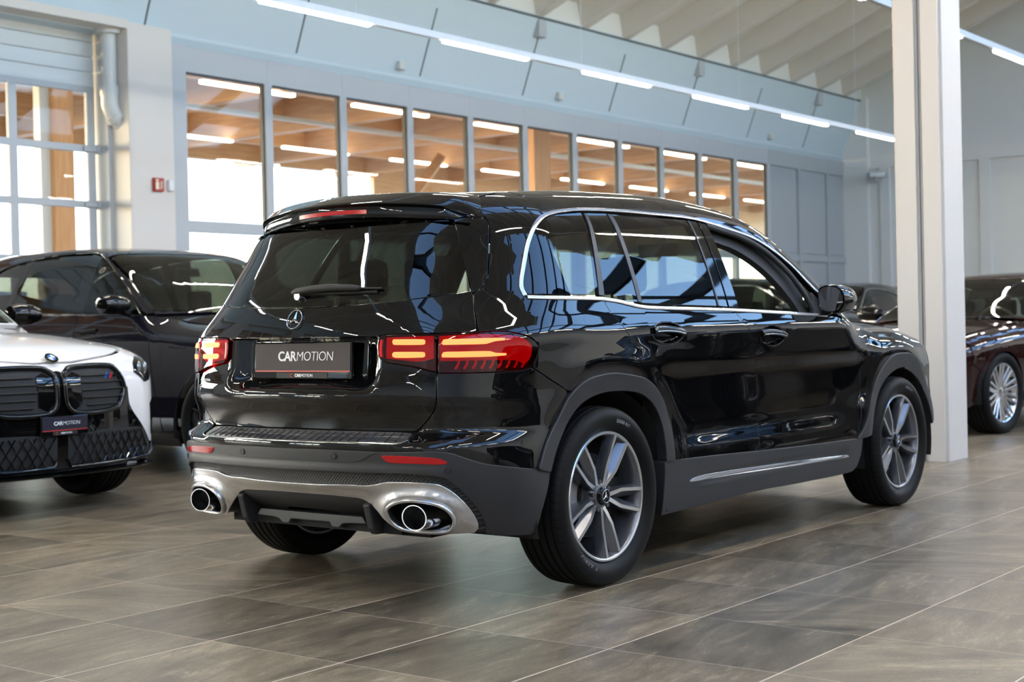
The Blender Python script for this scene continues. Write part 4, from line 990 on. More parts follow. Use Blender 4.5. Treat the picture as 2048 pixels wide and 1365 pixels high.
# ------------------------------------------------------------------ emblem, plate, lettering, wiper
def star(parent, P, n, R_, mat, tilt=None, name='emblem'):
    bm = bmesh.new(); tube(bm, [(R_*math.cos(t), R_*math.sin(t), .003) for t in np.linspace(0, 2*math.pi, 40, endpoint=False)], (.05*R_, .065*R_), 8, closed=True)
    for k in range(3):
        a = math.pi/2+k*2*math.pi/3; c, s = math.cos(a), math.sin(a); w = .14*R_
        pts = [(0,0,.009*R_/.04), (c*R_*.96, s*R_*.96, .002), (-s*w+c*w*.58, c*w+s*w*.58, .001), (s*w+c*w*.58, -c*w+s*w*.58, .001)]
        v = [bm.verts.new(p) for p in pts]
        for f in ((0,2,1),(0,1,3),(1,2,3),(0,3,2)): bm.faces.new([v[i] for i in f])
    o = obj(name, bm, mat, parent, smooth=30); n = Vector(n).normalized()
    z = Vector((0,0,1)); x = z.cross(n).normalized(); y = n.cross(x)
    o.matrix_local = Matrix(((x.x,y.x,n.x,P[0]),(x.y,y.y,n.y,P[1]),(x.z,y.z,n.z,P[2]),(0,0,0,1))); return o
ep_ = SMAP(np.array([0.0]), np.array([1.068]), d_gate)[0]
star(CAR, (ep_[0]-.002, .006, 1.068), (-1,0,.42), .0385, 'chrome')
def place_text(name, me, mat, parent, P, x, y):
    o = link(name, me, mat, parent); x = Vector(x).normalized(); y = Vector(y); n = x.cross(y).normalized(); y = n.cross(x)
    o.matrix_local = Matrix(((x.x,y.x,n.x,P[0]),(x.y,y.y,n.y,P[1]),(x.z,y.z,n.z,P[2]),(0,0,0,1))); return o
def number_plate(parent, P, x, y, film, w=.52, h=.110, scale=1.0):
    """show plate with frame; P is the centre of the face, x points right as read"""
    e = empty('number_plate', parent=parent); x = Vector(x).normalized(); y = Vector(y); n = x.cross(y).normalized(); y = n.cross(x)
    e.matrix_local = Matrix(((x.x,y.x,n.x,P[0]),(x.y,y.y,n.y,P[1]),(x.z,y.z,n.z,P[2]),(0,0,0,1)))
    obj('plate_frame', BX(-w/2-.006, w/2+.006, -h/2-.026, h/2+.006, -.014, -.001), 'gloss_black', e, bevel=.004)
    obj('plate_face', BX(-w/2, w/2, -h/2, h/2, -.002, .0015), film, e, bevel=.0008)
    obj('plate_line', BX(-w/2+.001, w/2-.001, -h/2+.001, -h/2+.0055, .0014, .0022), 'plate_red', e)
    q = w/.52
    a = text_mesh('CAR', .052*q, bold=.0011*q, shear=.0, align='RIGHT', spacing=.95); o = link('lettering', a, 'letter_white', e); o.location = (-.030*q, .004*q, .0018)
    b = text_mesh('MOTION', .052*q, bold=-.0008*q, shear=.10, align='LEFT', spacing=.93); o = link('lettering', b, 'letter_white', e); o.location = (-.030*q, .004*q, .0018)
    obj('frame_tab', BX(-.14*q, .14*q, -h/2-.0245, -h/2-.002, -.002, .0012), 'trim_black', e, bevel=.001)
    o = link('lettering', text_mesh('CAR', .016*(q**.5), bold=.0006, align='RIGHT'), 'letter_white', e); o.location = (-.005, -h/2-.0135, .0014)
    o = link('lettering', text_mesh('MOTION', .016*(q**.5), align='LEFT'), 'letter_white', e); o.location = (-.004, -h/2-.0135, .0014)
    bm = bmesh.new(); tube(bm, [(-.055+.0062*math.cos(t), -h/2-.0135+.0062*math.sin(t), .0016) for t in np.linspace(.7, 2*math.pi-.7, 14)], .0014, 6); obj('plate_logo', bm, 'plate_red', e)
    return e
number_plate(CAR, (-.772, 0, .921), (0,-1,0), (.05,0,1), 'plate_film')
P = SMAP(np.array([-.578]), np.array([.832]), d_gate, .0015)[0]; P2 = SMAP(np.array([-.563]), np.array([.832]), d_gate, .0015)[0]
place_text('lettering', text_mesh('CARMOTION', .0135, .0004, .0003), 'letter_white', CAR, P, P2-P, (0,0,1))
pv = SMAP(np.array([.03]), np.array([1.160]))[0]
W_ = []
for y, z, u in ((.045,1.172,.018),(.02,1.176,.027),(-.06,1.183,.030),(-.16,1.186,.028),(-.255,1.182,.024),(-.285,1.180,.020),(-.29,1.179,.0085),(-.36,1.177,.0075),(-.395,1.177,.008)):
    q = SMAP(np.array([-y if y < 0 else -y]), np.array([z]), None, u*.55+.006)[0]; W_.append((tuple(q), u))
bm = bmesh.new(); tube(bm, [w[0] for w in W_], [(w[1]*.62, w[1]*.52) for w in W_], 12)
wp = obj('rear_wiper', bm, 'trim_black', CAR, smooth=45)
bm = bmesh.new()
q0 = SMAP(np.array([-.01]), np.array([1.166]), None, .006)[0]; q1 = SMAP(np.array([.375]), np.array([1.163]), None, .006)[0]; qm = SMAP(np.array([.19]), np.array([1.164]), None, .006)[0]
tube(bm, [q0, qm, q1], (.004,.007), 8); obj('wiper_blade', bm, 'rubber', wp, smooth=45)
bm = bmesh.new(); lathe(bm, [(0,-.018),(.015,-.018),(.017,-.01),(.017,.01)], 20, 'x'); o = obj('wiper_pivot', bm, 'satin_chrome', wp, smooth=40); o.location = (pv[0]-.006, .012, 1.158)
# ------------------------------------------------------------------ door mirrors
for sd in (1, -1):
    def mp_(x, y, z): return (x, y*sd, z)
    bm = bmesh.new(); rings = []
    out = [(-.862,1.172),(-.885,1.188),(-.930,1.193),(-.975,1.184),(-1.003,1.160),(-1.016,1.115),(-1.000,1.072),(-.955,1.052),(-.900,1.056),(-.868,1.085)]
    o2 = smooth(out, True, 60, .02); c = o2.mean(0)
    for x, k in ((1.905,.86),(1.90,.97),(1.907,1.0),(1.945,1.02),(2.0,.99),(2.06,.86),(2.10,.62),(2.115,.25)):
        rings.append([bm.verts.new(mp_(x-.16*(-(c[0]+(p[0]-c[0])*k)-.93), c[0]+(p[0]-c[0])*k, c[1]+(p[1]-c[1])*k)) for p in o2])
    n_ = len(o2)
    for i in range(len(rings)-1):
        for k in range(n_): bm.faces.new((rings[i][k], rings[i][(k+1)%n_], rings[i+1][(k+1)%n_], rings[i+1][k]))
    bm.faces.new(rings[0][::-1]); bm.faces.new(rings[-1])
    mh = obj('door_mirror', bm, 'paint_black', CAR, smooth=35)
    bm = bmesh.new(); vs = []
    for dx in (0, .004):
        vs.append([bm.verts.new(mp_(1.8965+dx-.16*(-(c[0]+(p[0]-c[0])*.86)-.93), c[0]+(p[0]-c[0])*.86, c[1]+(p[1]-c[1])*.86)) for p in o2])
    bm.faces.new(vs[0]); bm.faces.new(vs[1][::-1])
    for k in range(n_): bm.faces.new((vs[0][k], vs[0][(k+1)%n_], vs[1][(k+1)%n_], vs[1][k]))
    obj('mirror_glass', bm, 'mirror', mh)
    bm = bmesh.new(); tube(bm, [mp_(1.99,-.80,1.048), mp_(1.985,-.86,1.058), mp_(1.98,-.93,1.085)], [(.05,.012),(.045,.014),(.04,.02)], 12); obj('mirror_foot', bm, 'paint_black', mh, smooth=40)
# ------------------------------------------------------------------ wheels
def bend_text(s, size, r, a_mid, y, mat, parent, cw=True):
    me = text_mesh(s, size, .0006, .0012, 0, 'CENTER', 1.15)
    for v in me.vertices:
        a = a_mid-(v.co.x/r); rr = r+v.co.y; v.co = (rr*math.cos(a), y-v.co.z, rr*math.sin(a))
    me.flip_normals() if False else None
    return link('tyre_lettering', me, mat, parent)
TY = [(.254,.085),(.266,.100),(.285,.1125),(.305,.1165),(.322,.1145),(.335,.108),(.3435,.100),(.3480,.090),(.3485,.076),(.3485,.0755),(.3440,.0745),(.3440,.0685),(.3505,.0675),(.3515,.043),(.3515,.0425),(.3445,.0415),(.3445,.0325),(.3515,.0315),(.352,.006),(.352,.0055),(.3450,.0045)]
prof_t = [(r, -y) for r, y in TY]+[(r, y) for r, y in TY[::-1]]
_wm = {}
def wheel(parent, x, y, out, detail=True, R_=1.0):
    """out = -1: outer face towards -y"""
    w = empty('wheel', (x, y, .352), 0 if out < 0 else math.pi, parent)
    def part(nm, fn, mat, smooth_=35):
        if nm not in _wm:
            bm = bmesh.new(); fn(bm); o = obj(nm, bm, mat, w, smooth_); _wm[nm] = o.data
        else: o = link(nm, _wm[nm], None, w)
        return o
    part('tyre', lambda bm: lathe(bm, prof_t, 120, 'y'), 'tread', 30)
    def side(bm): lathe(bm, [(.2545,-.0865),(.266,-.1008),(.285,-.1133),(.305,-.1173),(.322,-.1153),(.336,-.1083)], 120, 'y')
    part('tyre_sidewall', side, 'rubber')
    RS = 1.042
    def rl_(bm, pr, n): lathe(bm, [(r*RS, y) for r, y in pr], n, 'y')
    def barrel(bm): rl_(bm, [(.238,-.088),(.2445,-.090),(.2465,-.0925),(.2435,-.0955),(.2385,-.0955),(.2330,-.0925),(.2280,-.085),(.224,-.06),(.215,-.02),(.21,.06),(.235,.09),(.2445,.09),(.2465,.085)], 96)
    part('rim', barrel, 'rim_grey')
    def lipr(bm): lathe(bm, [(r*RS, y) for r, y in [(.2330,-.0930),(.2385,-.0962),(.2432,-.0962),(.2462,-.0930),(.2432,-.0950),(.2385,-.0950)]], 96, 'y', close=True)
    part('rim_edge', lipr, 'rim_bright', 30)
    def hub(bm): lathe(bm, [(0,-.070),(.040,-.070),(.052,-.066),(.062,-.055),(.066,-.03),(.066,0),(0,0)], 48, 'y')
    part('hub', hub, 'rim_grey')
    def arm_pts(sg):
        pts = []
        for r, dg in ((.040,6.5),(.085,13.5),(.120,15.2),(.175,12.2),(.236,10.2)):
            t = math.radians(dg)*sg; pts.append((r*1.03*math.cos(t), r*1.03*math.sin(t), {.040:-.066,.085:-.074,.120:-.080,.175:-.087,.236:-.0935}[r]))
        return pts
    def spoke(bm, top):
        for sg in (1, -1):
            pts = arm_pts(sg); A = []
            for i, (px, py, h) in enumerate(pts):
                a = Vector(pts[max(i-1,0)][:2]); b = Vector(pts[min(i+1,4)][:2]); d = (b-a).normalized(); nrm = Vector((-d.y, d.x))
                wt = (.0085,.0078,.0070,.0064,.0068)[i]; wi, wo = (.012,.026,.034,.030,.026)[i], (.014,.012,.012,.014,.020)[i]
                if top: cs = [(-wt,h-.0012),(wt,h-.0012),(wt,h+.001),(-wt,h+.001)]
                else:
                    li, lo = (wo, wi) if sg < 0 else (wi, wo)      # broad flank towards the middle of the pair
                    cs = [(-wt,h),(wt,h),(lo if sg > 0 else lo,h+.030),(lo*.9,h+.045),(-li*.9,h+.045),(-li,h+.030)]
                A.append([bm.verts.new((px+nrm.x*u, v, py+nrm.y*u)) for u, v in cs])
            m = len(A[0])
            for i in range(4):
                for k in range(m): bm.faces.new((A[i][k], A[i][(k+1)%m], A[i+1][(k+1)%m], A[i+1][k]))
            bm.faces.new(A[0]); bm.faces.new(A[-1][::-1])
    for k in range(5):
        s = part('spoke', lambda bm: spoke(bm, False), 'rim_grey', 25); s.rotation_euler = (0, -math.radians(-81+72*k), 0)
        s = part('spoke_edge', lambda bm: spoke(bm, True), 'rim_bright', 25); s.rotation_euler = (0, -math.radians(-81+72*k), 0)
    def cap(bm): lathe(bm, [(0,-.086),(.030,-.086),(.034,-.083),(.036,-.076),(.036,-.06)], 40, 'y')
    part('hub_cap', cap, 'gloss_black')
    def nuts(bm):
        for k in range(5):
            t = math.radians(-45+72*k); b2 = bmesh.new()
            tube(bm, [(.056*math.cos(t), -.050, .056*math.sin(t)), (.056*math.cos(t), -.070, .056*math.sin(t))], .0095, 6)
    part('wheel_bolts', nuts, 'iron')
    def disc(bm): lathe(bm, [(.06,-.030),(.085,-.030),(.088,-.012),(.162,-.012),(.165,-.010),(.165,.012),(.06,.012)], 64, 'y')
    part('brake_disc', disc, 'iron')
    part('dust_shield', lambda bm: lathe(bm, [(0,.030),(.226,.030),(.226,.036),(0,.036)], 48, 'y'), 'well_black')
    def cal(bm):
        for a, b in ((150,205),):
            q = []
            for t in np.linspace(math.radians(a), math.radians(b), 9): q.append([bm.verts.new((r*math.cos(t), yy, r*math.sin(t))) for r, yy in ((.115,-.03),(.185,-.03),(.190,-.02),(.190,.03),(.115,.03))])
            for i in range(8):
                for k in range(5): bm.faces.new((q[i][k], q[i][(k+1)%5], q[i+1][(k+1)%5], q[i+1][k]))
            bm.faces.new(q[0]); bm.faces.new(q[-1][::-1])
    part('brake_caliper', cal, 'caliper')
    if detail:
        star(w, (0,-.0875,0), (0,-1,0), .026, 'satin_chrome', name='cap_star')
        bend_text('P ZERO', .034, .294, math.radians(-124), -.1150, 'rubber_mark', w)
        bend_text('235/50 R19', .018, .296, math.radians(72), -.1165, 'rubber_mark', w)
        bend_text('PIRELLI', .034, .289, math.radians(72-105), -.1145, 'rubber_mark', w) if False else None
    return w
for x in (0, 2.829):
    wheel(CAR, x, -.785, -1); wheel(CAR, x, .785, 1, False)
# wheel wells and underside
for x in (0, 2.829):
    for sd in (1, -1):
        bm = bmesh.new(); q = []
        for yy in (.55, .875):
            q.append([bm.verts.new((x+.455*math.cos(t), yy*sd, .345+.425*math.sin(t))) for t in np.linspace(-.25, math.pi+.25, 30)])
        for k in range(29): bm.faces.new((q[0][k], q[0][k+1], q[1][k+1], q[1][k]))
        bm.faces.new(q[0]); obj('wheel_housing', bm, 'well_black', CAR, smooth=40)
bm = bmesh.new(); bx(bm, .48, 2.34, -.83, .83, .235, .32); bx(bm, -.66, .48, -.54, .54, .25, .36); bx(bm, 2.34, 3.6, -.54, .54, .22, .34)
obj('underbody', bm, 'well_black', CAR)
# ------------------------------------------------------------------ cabin
obj('cabin_floor', BX(-.62, 2.3, -.78, .78, .33, .40), 'leather_black', CAR)
obj('boot_wall', BX(-.70, -.10, -.60, .60, .40, .88), 'leather_black', CAR)
rl = [(a-(.02 if a > 1 else -.05), b*.95) for a, b in roof]
panel('headlining', rl, 'headlining', CAR, mp=TMAP, step=.06, off=-.05, thick=.01, ang=30)
for sd in (1, -1):
    obj('door_lining', BX(.47, 2.2, -.80*sd if sd > 0 else .74, -.74*sd if sd > 0 else .80, .35, 1.085 if sd < 0 else 1.03), 'leather_beige', CAR, bevel=.02)
    obj('cargo_lining', BX(-.50, .45, -.72*sd if sd > 0 else .62, -.62*sd if sd > 0 else .72, .80, 1.06), 'leather_black', CAR, bevel=.02)
def seat(x, y, w, mat, hz=.40):
    e = empty('seat', (x, y, .40), parent=CAR)
    obj('seat_cushion', BX(-.05, .48, -w, w, 0, .20), mat, e, bevel=.05)
    bm = BX(-.09, .05, -w, w, .12, .74); bmesh.ops.transform(bm, matrix=Matrix.Rotation(-.26, 4, 'Y'), verts=bm.verts); obj('seat_back', bm, mat, e, bevel=.045)
    return e
def headrest(e, y):
    bm = BX(-.30, -.21, y-.13, y+.13, .76, .93); obj('headrest', bm, 'leather_black', e, bevel=.035)
    bm = bmesh.new()
    for dy in (-.06, .06): tube(bm, [(-.22, y+dy, .68), (-.25, y+dy, .80)], .007, 8)
    obj('headrest_post', bm, 'satin_chrome', e)
for y in (-.37, .37): headrest(seat(1.15, y, .25, 'leather_black'), 0)
e = seat(.25, 0, .62, 'leather_black')
for y in (-.40, 0, .40): headrest(e, y)
bm = bmesh.new(); prism(bm, [(1.78,.55),(1.74,.86),(1.80,.94),(2.05,.985),(2.40,.99),(2.40,.45),(1.85,.45)], -.74, .74, 'y'); obj('dashboard', bm, 'leather_black', CAR, bevel=.03)
sw = empty('steering_wheel', (1.66, .37, .88), parent=CAR); sw.rotation_euler = (0, -1.13, 0)
bm = bmesh.new(); tube(bm, [(.185*math.cos(t), .185*math.sin(t), 0) for t in np.linspace(0, 2*math.pi, 36, endpoint=False)], .015, 10, closed=True); obj('wheel_rim', bm, 'leather_black', sw, smooth=60)
bm = bmesh.new(); tube(bm, [(-.17,0,-.01),(.17,0,-.01)], (.025,.01), 8); tube(bm, [(0,0,-.01),(0,-.17,-.01)], (.02,.01), 8); lathe(bm, [(0,.012),(.06,.010),(.07,-.02),(0,-.03)], 24, 'z'); obj('wheel_hub', bm, 'leather_black', sw, smooth=40)
obj('inner_mirror', BX(1.80, 1.83, -.12, .12, 1.37, 1.44), 'leather_black', CAR, bevel=.012)
# ================================================================== THE OTHER CARS
pm('paint_white', (.88,.85,.80), .12, spec=.5, coat=.6)
pm('paint_carbon', (.0075,.007,.012), .03, spec=.6)
pm('paint_maroon', (.020,.006,.006), .03, spec=.6)
pm('paint_graphite', (.010,.011,.012), .04, spec=.55)
pm('badge_blue', (.02,.16,.45), .3); pm('badge_navy', (.01,.03,.16), .3); pm('badge_red', (.5,.02,.02), .3)
pm('lamp_clear', (.35,.37,.38), .08, metal=.6)
glass('cabin_glass', (.26,.30,.27), 1.52)
def maps(Ff):
    def sm(s, z, dfun=None, off=0.0):
        s = np.asarray(s, float); z = np.asarray(z, float); cx, cy_, dx, dy = core(s); lo = np.zeros_like(cx); hi = np.full_like(cx, 1.5)
        for _ in range(30):
            m = (lo+hi)/2; ins = Ff(cx+m*dx, cy_+m*dy, z) < 0; lo = np.where(ins, m, lo); hi = np.where(ins, hi, m)
        t = (lo+hi)/2+off
        if dfun is not None: t = t+dfun(np.abs(s), z)
        return np.stack([cx+t*dx, cy_+t*dy, z], -1)
    def tm(x, y, dfun=None, off=0.0):
        x = np.asarray(x, float); y = np.asarray(y, float); lo = np.full_like(x, .55); hi = np.full_like(x, 1.95)
        for _ in range(30):
            m = (lo+hi)/2; ins = Ff(x, y, m) < 0; lo = np.where(ins, m, lo); hi = np.where(ins, hi, m)
        return np.stack([x, y, (lo+hi)/2+off], -1)
    def em(y, z, dfun=None, off=0.0):
        y = np.asarray(y, float); z = np.asarray(z, float); lo = np.full_like(y, 2.4); hi = np.full_like(y, 5.2)
        for _ in range(30):
            m = (lo+hi)/2; ins = Ff(m, y, z) < 0; lo = np.where(ins, m, lo); hi = np.where(ins, hi, m)
        return np.stack([(lo+hi)/2+off, y, z], -1)
    return sm, tm, em
SPEC = {
 'suv': dict(wb=2.975, w=1.0, xe=4.04, belt=1.185, R=.375, ra=.435, zr=([-.95,-.88,-.75,-.5,0,.45,.62,1.0,1.42,1.62,2.2,3.0,3.6,3.85,4.1],[.72,.90,.985,1.05,1.115,1.155,1.185,1.43,1.66,1.715,1.755,1.745,1.67,1.56,1.2]),
   wz=([.2,.3,.5,.75,.95,1.08,1.18,1.35,1.5,1.62,1.80],[.90,.95,.965,.985,.985,.965,.935,.865,.80,.745,.64]),
   xn=([.2,.3,.5,.7,.85,.95,1.1,1.2],[-.80,-.88,-.90,-.905,-.89,-.84,-.6,-.3]),
   dlo=[(.84,1.165),(1.2,1.178),(1.6,1.188),(2.4,1.215),(2.95,1.245),(3.30,1.32),(3.22,1.44),(2.95,1.59),(2.4,1.67),(1.9,1.685),(1.62,1.66),(1.25,1.47),(.98,1.28)], cowl=.62, ws=1.50, rend=3.75),
 'crossover': dict(wb=2.865, w=.96, xe=3.84, belt=1.10, R=.37, ra=.43, zr=([-.95,-.875,-.80,-.5,0,.45,.62,1.0,1.42,1.62,2.2,3.0,3.5,3.75,3.95],[.70,.845,.895,.985,1.055,1.095,1.12,1.34,1.56,1.61,1.655,1.625,1.54,1.40,1.1]),
   wz=([.2,.3,.5,.75,.9,1.02,1.12,1.3,1.45,1.56,1.7],[.88,.93,.945,.955,.95,.925,.895,.82,.745,.68,.58]),
   xn=([.2,.26,.35,.5,.7,.82,.88,.95,1.1],[-.80,-.862,-.88,-.885,-.875,-.855,-.83,-.72,-.35]),
   dlo=[(.84,1.10),(1.2,1.11),(1.6,1.12),(2.3,1.14),(2.8,1.165),(3.1,1.23),(3.0,1.36),(2.7,1.46),(2.2,1.52),(1.8,1.525),(1.55,1.50),(1.25,1.36),(.98,1.20)], cowl=.62, ws=1.50, rend=3.6),
 'sedan': dict(wb=3.0, w=.95, xe=4.12, belt=.985, R=.355, ra=.41, zr=([-.95,-.86,-.75,-.5,0,.5,.70,1.1,1.50,1.75,2.1,2.6,3.1,3.5,3.75,4.0,4.15],[.55,.70,.78,.87,.945,.985,1.0,1.20,1.375,1.425,1.45,1.43,1.325,1.15,1.08,1.05,.85]),
   wz=([.2,.3,.5,.7,.82,.92,1.0,1.15,1.28,1.38,1.5],[.86,.91,.93,.945,.945,.925,.895,.80,.72,.65,.55]),
   xn=([.2,.3,.5,.65,.74,.8,.9],[-.80,-.87,-.885,-.88,-.855,-.80,-.5]),
   dlo=[(.92,.985),(1.2,.992),(1.6,1.0),(2.3,1.012),(2.75,1.03),(3.02,1.08),(2.95,1.17),(2.7,1.27),(2.3,1.335),(1.95,1.345),(1.65,1.315),(1.30,1.185),(1.08,1.075)], cowl=.70, ws=1.55, rend=3.25),
}
def other_car(kind, name, paint, loc, rz, label, rim='rim_grey', spokes=5, trim='gloss_black', own_nose=False, st=.055):
    sp = SPEC[kind]; wb, xe, w0 = sp['wb'], sp['xe'], sp['w']
    WZ_, ZR_, XN_ = pchip(*sp['wz']), pchip(*sp['zr']), pchip(*sp['xn'])
    def Fb(x, y, z):
        a = np.abs(y); t1 = np.maximum(.0-x, 0); t2 = np.maximum(x-(wb-.4), 0)
        side = (a-(WZ_(z)-.16*t1*t1-.045*t2*t2*(1+1.5*sst(.9,1.4,z))-.05*np.maximum(x-1.4,0)*sst(1.0,1.4,z)*.5))*.97
        nose = (XN_(z)+.26*a*a-x)*.93; top = (z-(ZR_(x)-.06*a*a-.05*a**4))*(1-.3*sst(sp['ws']-.1,sp['ws']+.1,x)*0-.25*(x > sp['cowl'])*(x < sp['ws']))
        f = smax(smax(side, nose, .22), top, .11); return smax(f, x-(xe-.22*a*a-.15*(z-.7)**2), .22)
    sm, tm, em = maps(Fb)
    root = empty(name, loc, rz); tag(root, label, 'car')
    zt = lambda x, y: float(tm(np.array([x]), np.array([y]))[0,2])
    X = lambda pts: [(x+S0, z) for x, z in pts]
    def arc(cx, a0, a1, n=14, r=None):
        r = r or sp['ra']; return [(cx+r*math.cos(math.radians(t)), .35+r*math.sin(math.radians(t))) for t in np.linspace(a0, a1, n)]
    ra = sp['ra']; yb = .76*w0; dlo = sp['dlo']; B = lambda x: float(np.interp(x, [p[0] for p in dlo[:6]], [p[1] for p in dlo[:6]]))-.006
    cow = sp['cowl']; ws = sp['ws']; rend = sp['rend']
    top = [(x, zt(x, yb)-.002) for x in np.linspace(-.45, cow, 10)]
    xr = list(np.linspace(ws+.12, rend, 8)); 
    def yroof(x): return min(.62*w0, abs(float(sm(np.array([x+S0]), np.array([ZR_(x)-.055]))[0,1]))-.02)
    roofedge = [(cow+.14, .86*w0), (.5*(cow+ws)+.05, .79*w0), (ws+.02, .70*w0)]+[(x, .64*w0) for x in xr]
    rz_ = [(x, zt(x, y)) for x, y in roofedge]
    fender = top+[(cow+.10, B(cow+.2)), (cow+.06, .80), (cow-.02, .30), (ra+.01, .30)]+arc(0, 3, 150)+[(-.45, .62)]
    d1 = [(cow+.105, B(.8)), (1.2, B(1.2)), (1.60, B(1.6)), (1.64, .70), (1.60, .30), (cow-.015, .30), (cow+.065, .80)]
    a1 = arc(wb, 178, 118, 8)
    d2 = [(1.605, B(1.6)), (2.2, B(2.2)), (2.62, B(2.62)), (2.72, .86), (wb+ra*math.cos(math.radians(118)), .35+ra*math.sin(math.radians(118)))]+arc(wb, 118, 178, 8)+[(wb-ra-.005, .30), (1.605, .30), (1.645, .70)]
    q = [(2.625, B(2.62))]+[(p[0], p[1]-.006) for p in dlo[4:6]]+dlo[6:]+[(dlo[-1][0]-.16, B(.8)+.02), (cow+.05, B(.8)+.03)]+rz_+[(rend+.12, ZR_(rend+.12)-.14), (wb+.78, .90), (wb+.80, .60), (wb+.70, .30), (wb+ra+.01, .30)]+arc(wb, 3, 118)+[(2.725, .86)]
    for sd in (1, -1):
        for nm, ol in (('fender',fender),('door',d1),('door',d2),('body_side',q)):
            panel(nm, X(ol), paint, root, mp=sm, side=sd, step=st, gap=.003, thick=.03, ang=32)
        fg = [(.84 if kind != 'sedan' else .92, dlo[0][1]), (1.2, dlo[1][1]), (1.50, dlo[2][1]-.003), (1.60, np.interp(1.60, [p[0] for p in dlo[6:][::-1]], [p[1] for p in dlo[6:][::-1]])-.01)]+dlo[-2:]
        T_ = lambda x: float(np.interp(x, [p[0] for p in dlo[6:][::-1]], [p[1] for p in dlo[6:][::-1]]))-.012
        panel('door_window', X([(1.70, B(1.7)+.008), (2.3, B(2.3)+.008), (2.60, B(2.6)+.01), (2.50, T_(2.5)), (2.2, T_(2.2)), (1.74, T_(1.74))]), 'cabin_glass' if kind == 'sedan' else 'tint_glass', root, mp=sm, side=sd, step=st, gap=0, thick=.004, off=-.005, back=False)
        panel('door_window', X([dlo[0], (1.2, B(1.2)+.008), (1.56, B(1.56)+.008), (1.58, T_(1.58)), dlo[-2], dlo[-1]]), 'cabin_glass', root, mp=sm, side=sd, step=st, gap=0, thick=.004, off=-.005, back=False)
        panel('quarter_window', X([(2.68, B(2.68)+.01), dlo[4], dlo[5], dlo[6], dlo[7], (2.60, T_(2.60))]), 'cabin_glass' if kind == 'sedan' else 'tint_glass', root, mp=sm, side=sd, step=st, gap=0, thick=.004, off=-.005, back=False)
        panel('pillar_cover', X([(1.56, B(1.56)+.004), (1.70, B(1.7)+.004), (1.74, T_(1.74)+.01), (1.58, T_(1.58)+.01)]), 'gloss_black', root, mp=sm, side=sd, step=st, gap=0, off=-.003)
        panel('pillar_cover', X([(2.60, B(2.6)+.004), (2.68, B(2.68)+.004), (2.60, T_(2.60)+.01), (2.50, T_(2.5)+.01)]), 'gloss_black', root, mp=sm, side=sd, step=st, gap=0, off=-.003)
        # window line
        pts = smooth(X(dlo), True, 40, .05); Pw = sm(pts[:,0], pts[:,1], None, .002); Pw[:,1] *= sd
        bm = bmesh.new(); tube(bm, [tuple(p) for p in Pw], .008, 6, closed=True); obj('window_trim', bm, trim, root, smooth=60)
        panel('sill', X([(ra+.01, .31), (wb-ra-.01, .31), (wb-ra-.02, .20), (ra+.03, .20)]), 'clad_grey' if kind != 'sedan' else paint, root, mp=sm, side=sd, step=.08, off=-.005)
        for cx in (0, wb): 
            pa = arc(cx, 0, 180, 20, ra-.002)+arc(cx, 180, 0, 20, ra-.045)
            panel('wheel_arch_trim', X(pa), 'gloss_black' if kind != 'sedan' else paint, root, mp=sm, side=sd, step=.05, off=.004, thick=.05, gap=0)
        for d_, cx in ((0, 1.42), (0, 2.42)):
            zz = B(cx)-.12; ph = sm(np.array([cx-.10,cx,cx+.10])+S0, np.array([zz+.006,zz,zz-.008]), None, .012); ph[:,1] *= sd
            bm = bmesh.new(); tube(bm, [tuple(p) for p in ph], (.010,.016), 8); obj('door_handle', bm, trim, root, smooth=50)
        # mirror
        mx, my, mz = cow+.36, (w0-.03)*-sd, B(.9)+.09
        bm = bmesh.new(); lathe(bm, [(0,-.12),(.055,-.11),(.085,-.04),(.088,.05),(.07,.11),(0,.12)], 20, 'y')
        bmesh.ops.scale(bm, vec=(1.0,1,.85), verts=bm.verts); o = obj('door_mirror', bm, 'gloss_black', root, smooth=50); o.location = (mx, my-.10*sd, mz)
        bm = bmesh.new(); tube(bm, [(mx, my+.08*sd, mz-.09), (mx, my-.08*sd, mz-.05)], (.04,.015), 8); obj('mirror_foot', bm, 'gloss_black', root, smooth=50)
    # bonnet, glass, roof, nose, tail
    xb = XN_(ZR_(-.80)-.02)
    hood = [(-.79,0),(-.785,.15),(-.70,.45*w0),(-.60,.62*w0),(-.45,yb-.004),(0,yb-.004),(cow-.02,yb-.004),(cow-.03,.4),(cow-.05,0)]
    mirr = lambda h: h+[(a,-b) for a, b in h[::-1] if abs(b) > 1e-6]
    panel('bonnet', mirr(hood), paint, root, mp=tm, step=st, gap=.003, ang=34)
    wsl = [(cow+.02,0),(cow+.06,.45*w0),(cow+.16,.845*w0),(.5*(cow+ws)+.05,.785*w0),(ws+.0,.69*w0),(ws-.04,.35*w0),(ws-.06,0)]
    panel('windscreen', mirr(wsl), 'cabin_glass', root, mp=tm, step=st, thick=.005, back=False, ang=40)
    rf = [(ws-.04,0),(ws-.02,.35*w0),(ws+.03,.695*w0)]+[(x,.636*w0) for x in xr]+[(rend+.02,.3),(rend+.03,0)]
    panel('roof', mirr(rf), paint, root, mp=tm, step=st+.02, thick=.03, ang=40)
    bw = [(rend+.05,0),(rend+.04,.3),(rend+.03,.60*w0),(rend+.28,.66*w0),(rend+.33,0)] if kind == 'sedan' else None
    if bw: panel('rear_window', mirr(bw), 'cabin_glass', root, mp=tm, step=.08, thick=.005, back=False, ang=40)
    tl = [(0,.30),(.70*w0,.30),(.80*w0,.55),(.80*w0,.85),(.66*w0,sp['belt']+.02 if kind == 'sedan' else 1.30),(0,sp['belt']+.04 if kind == 'sedan' else 1.42)]
    panel('tailgate', mir(tl), paint, root, mp=em, step=.09, ang=40)
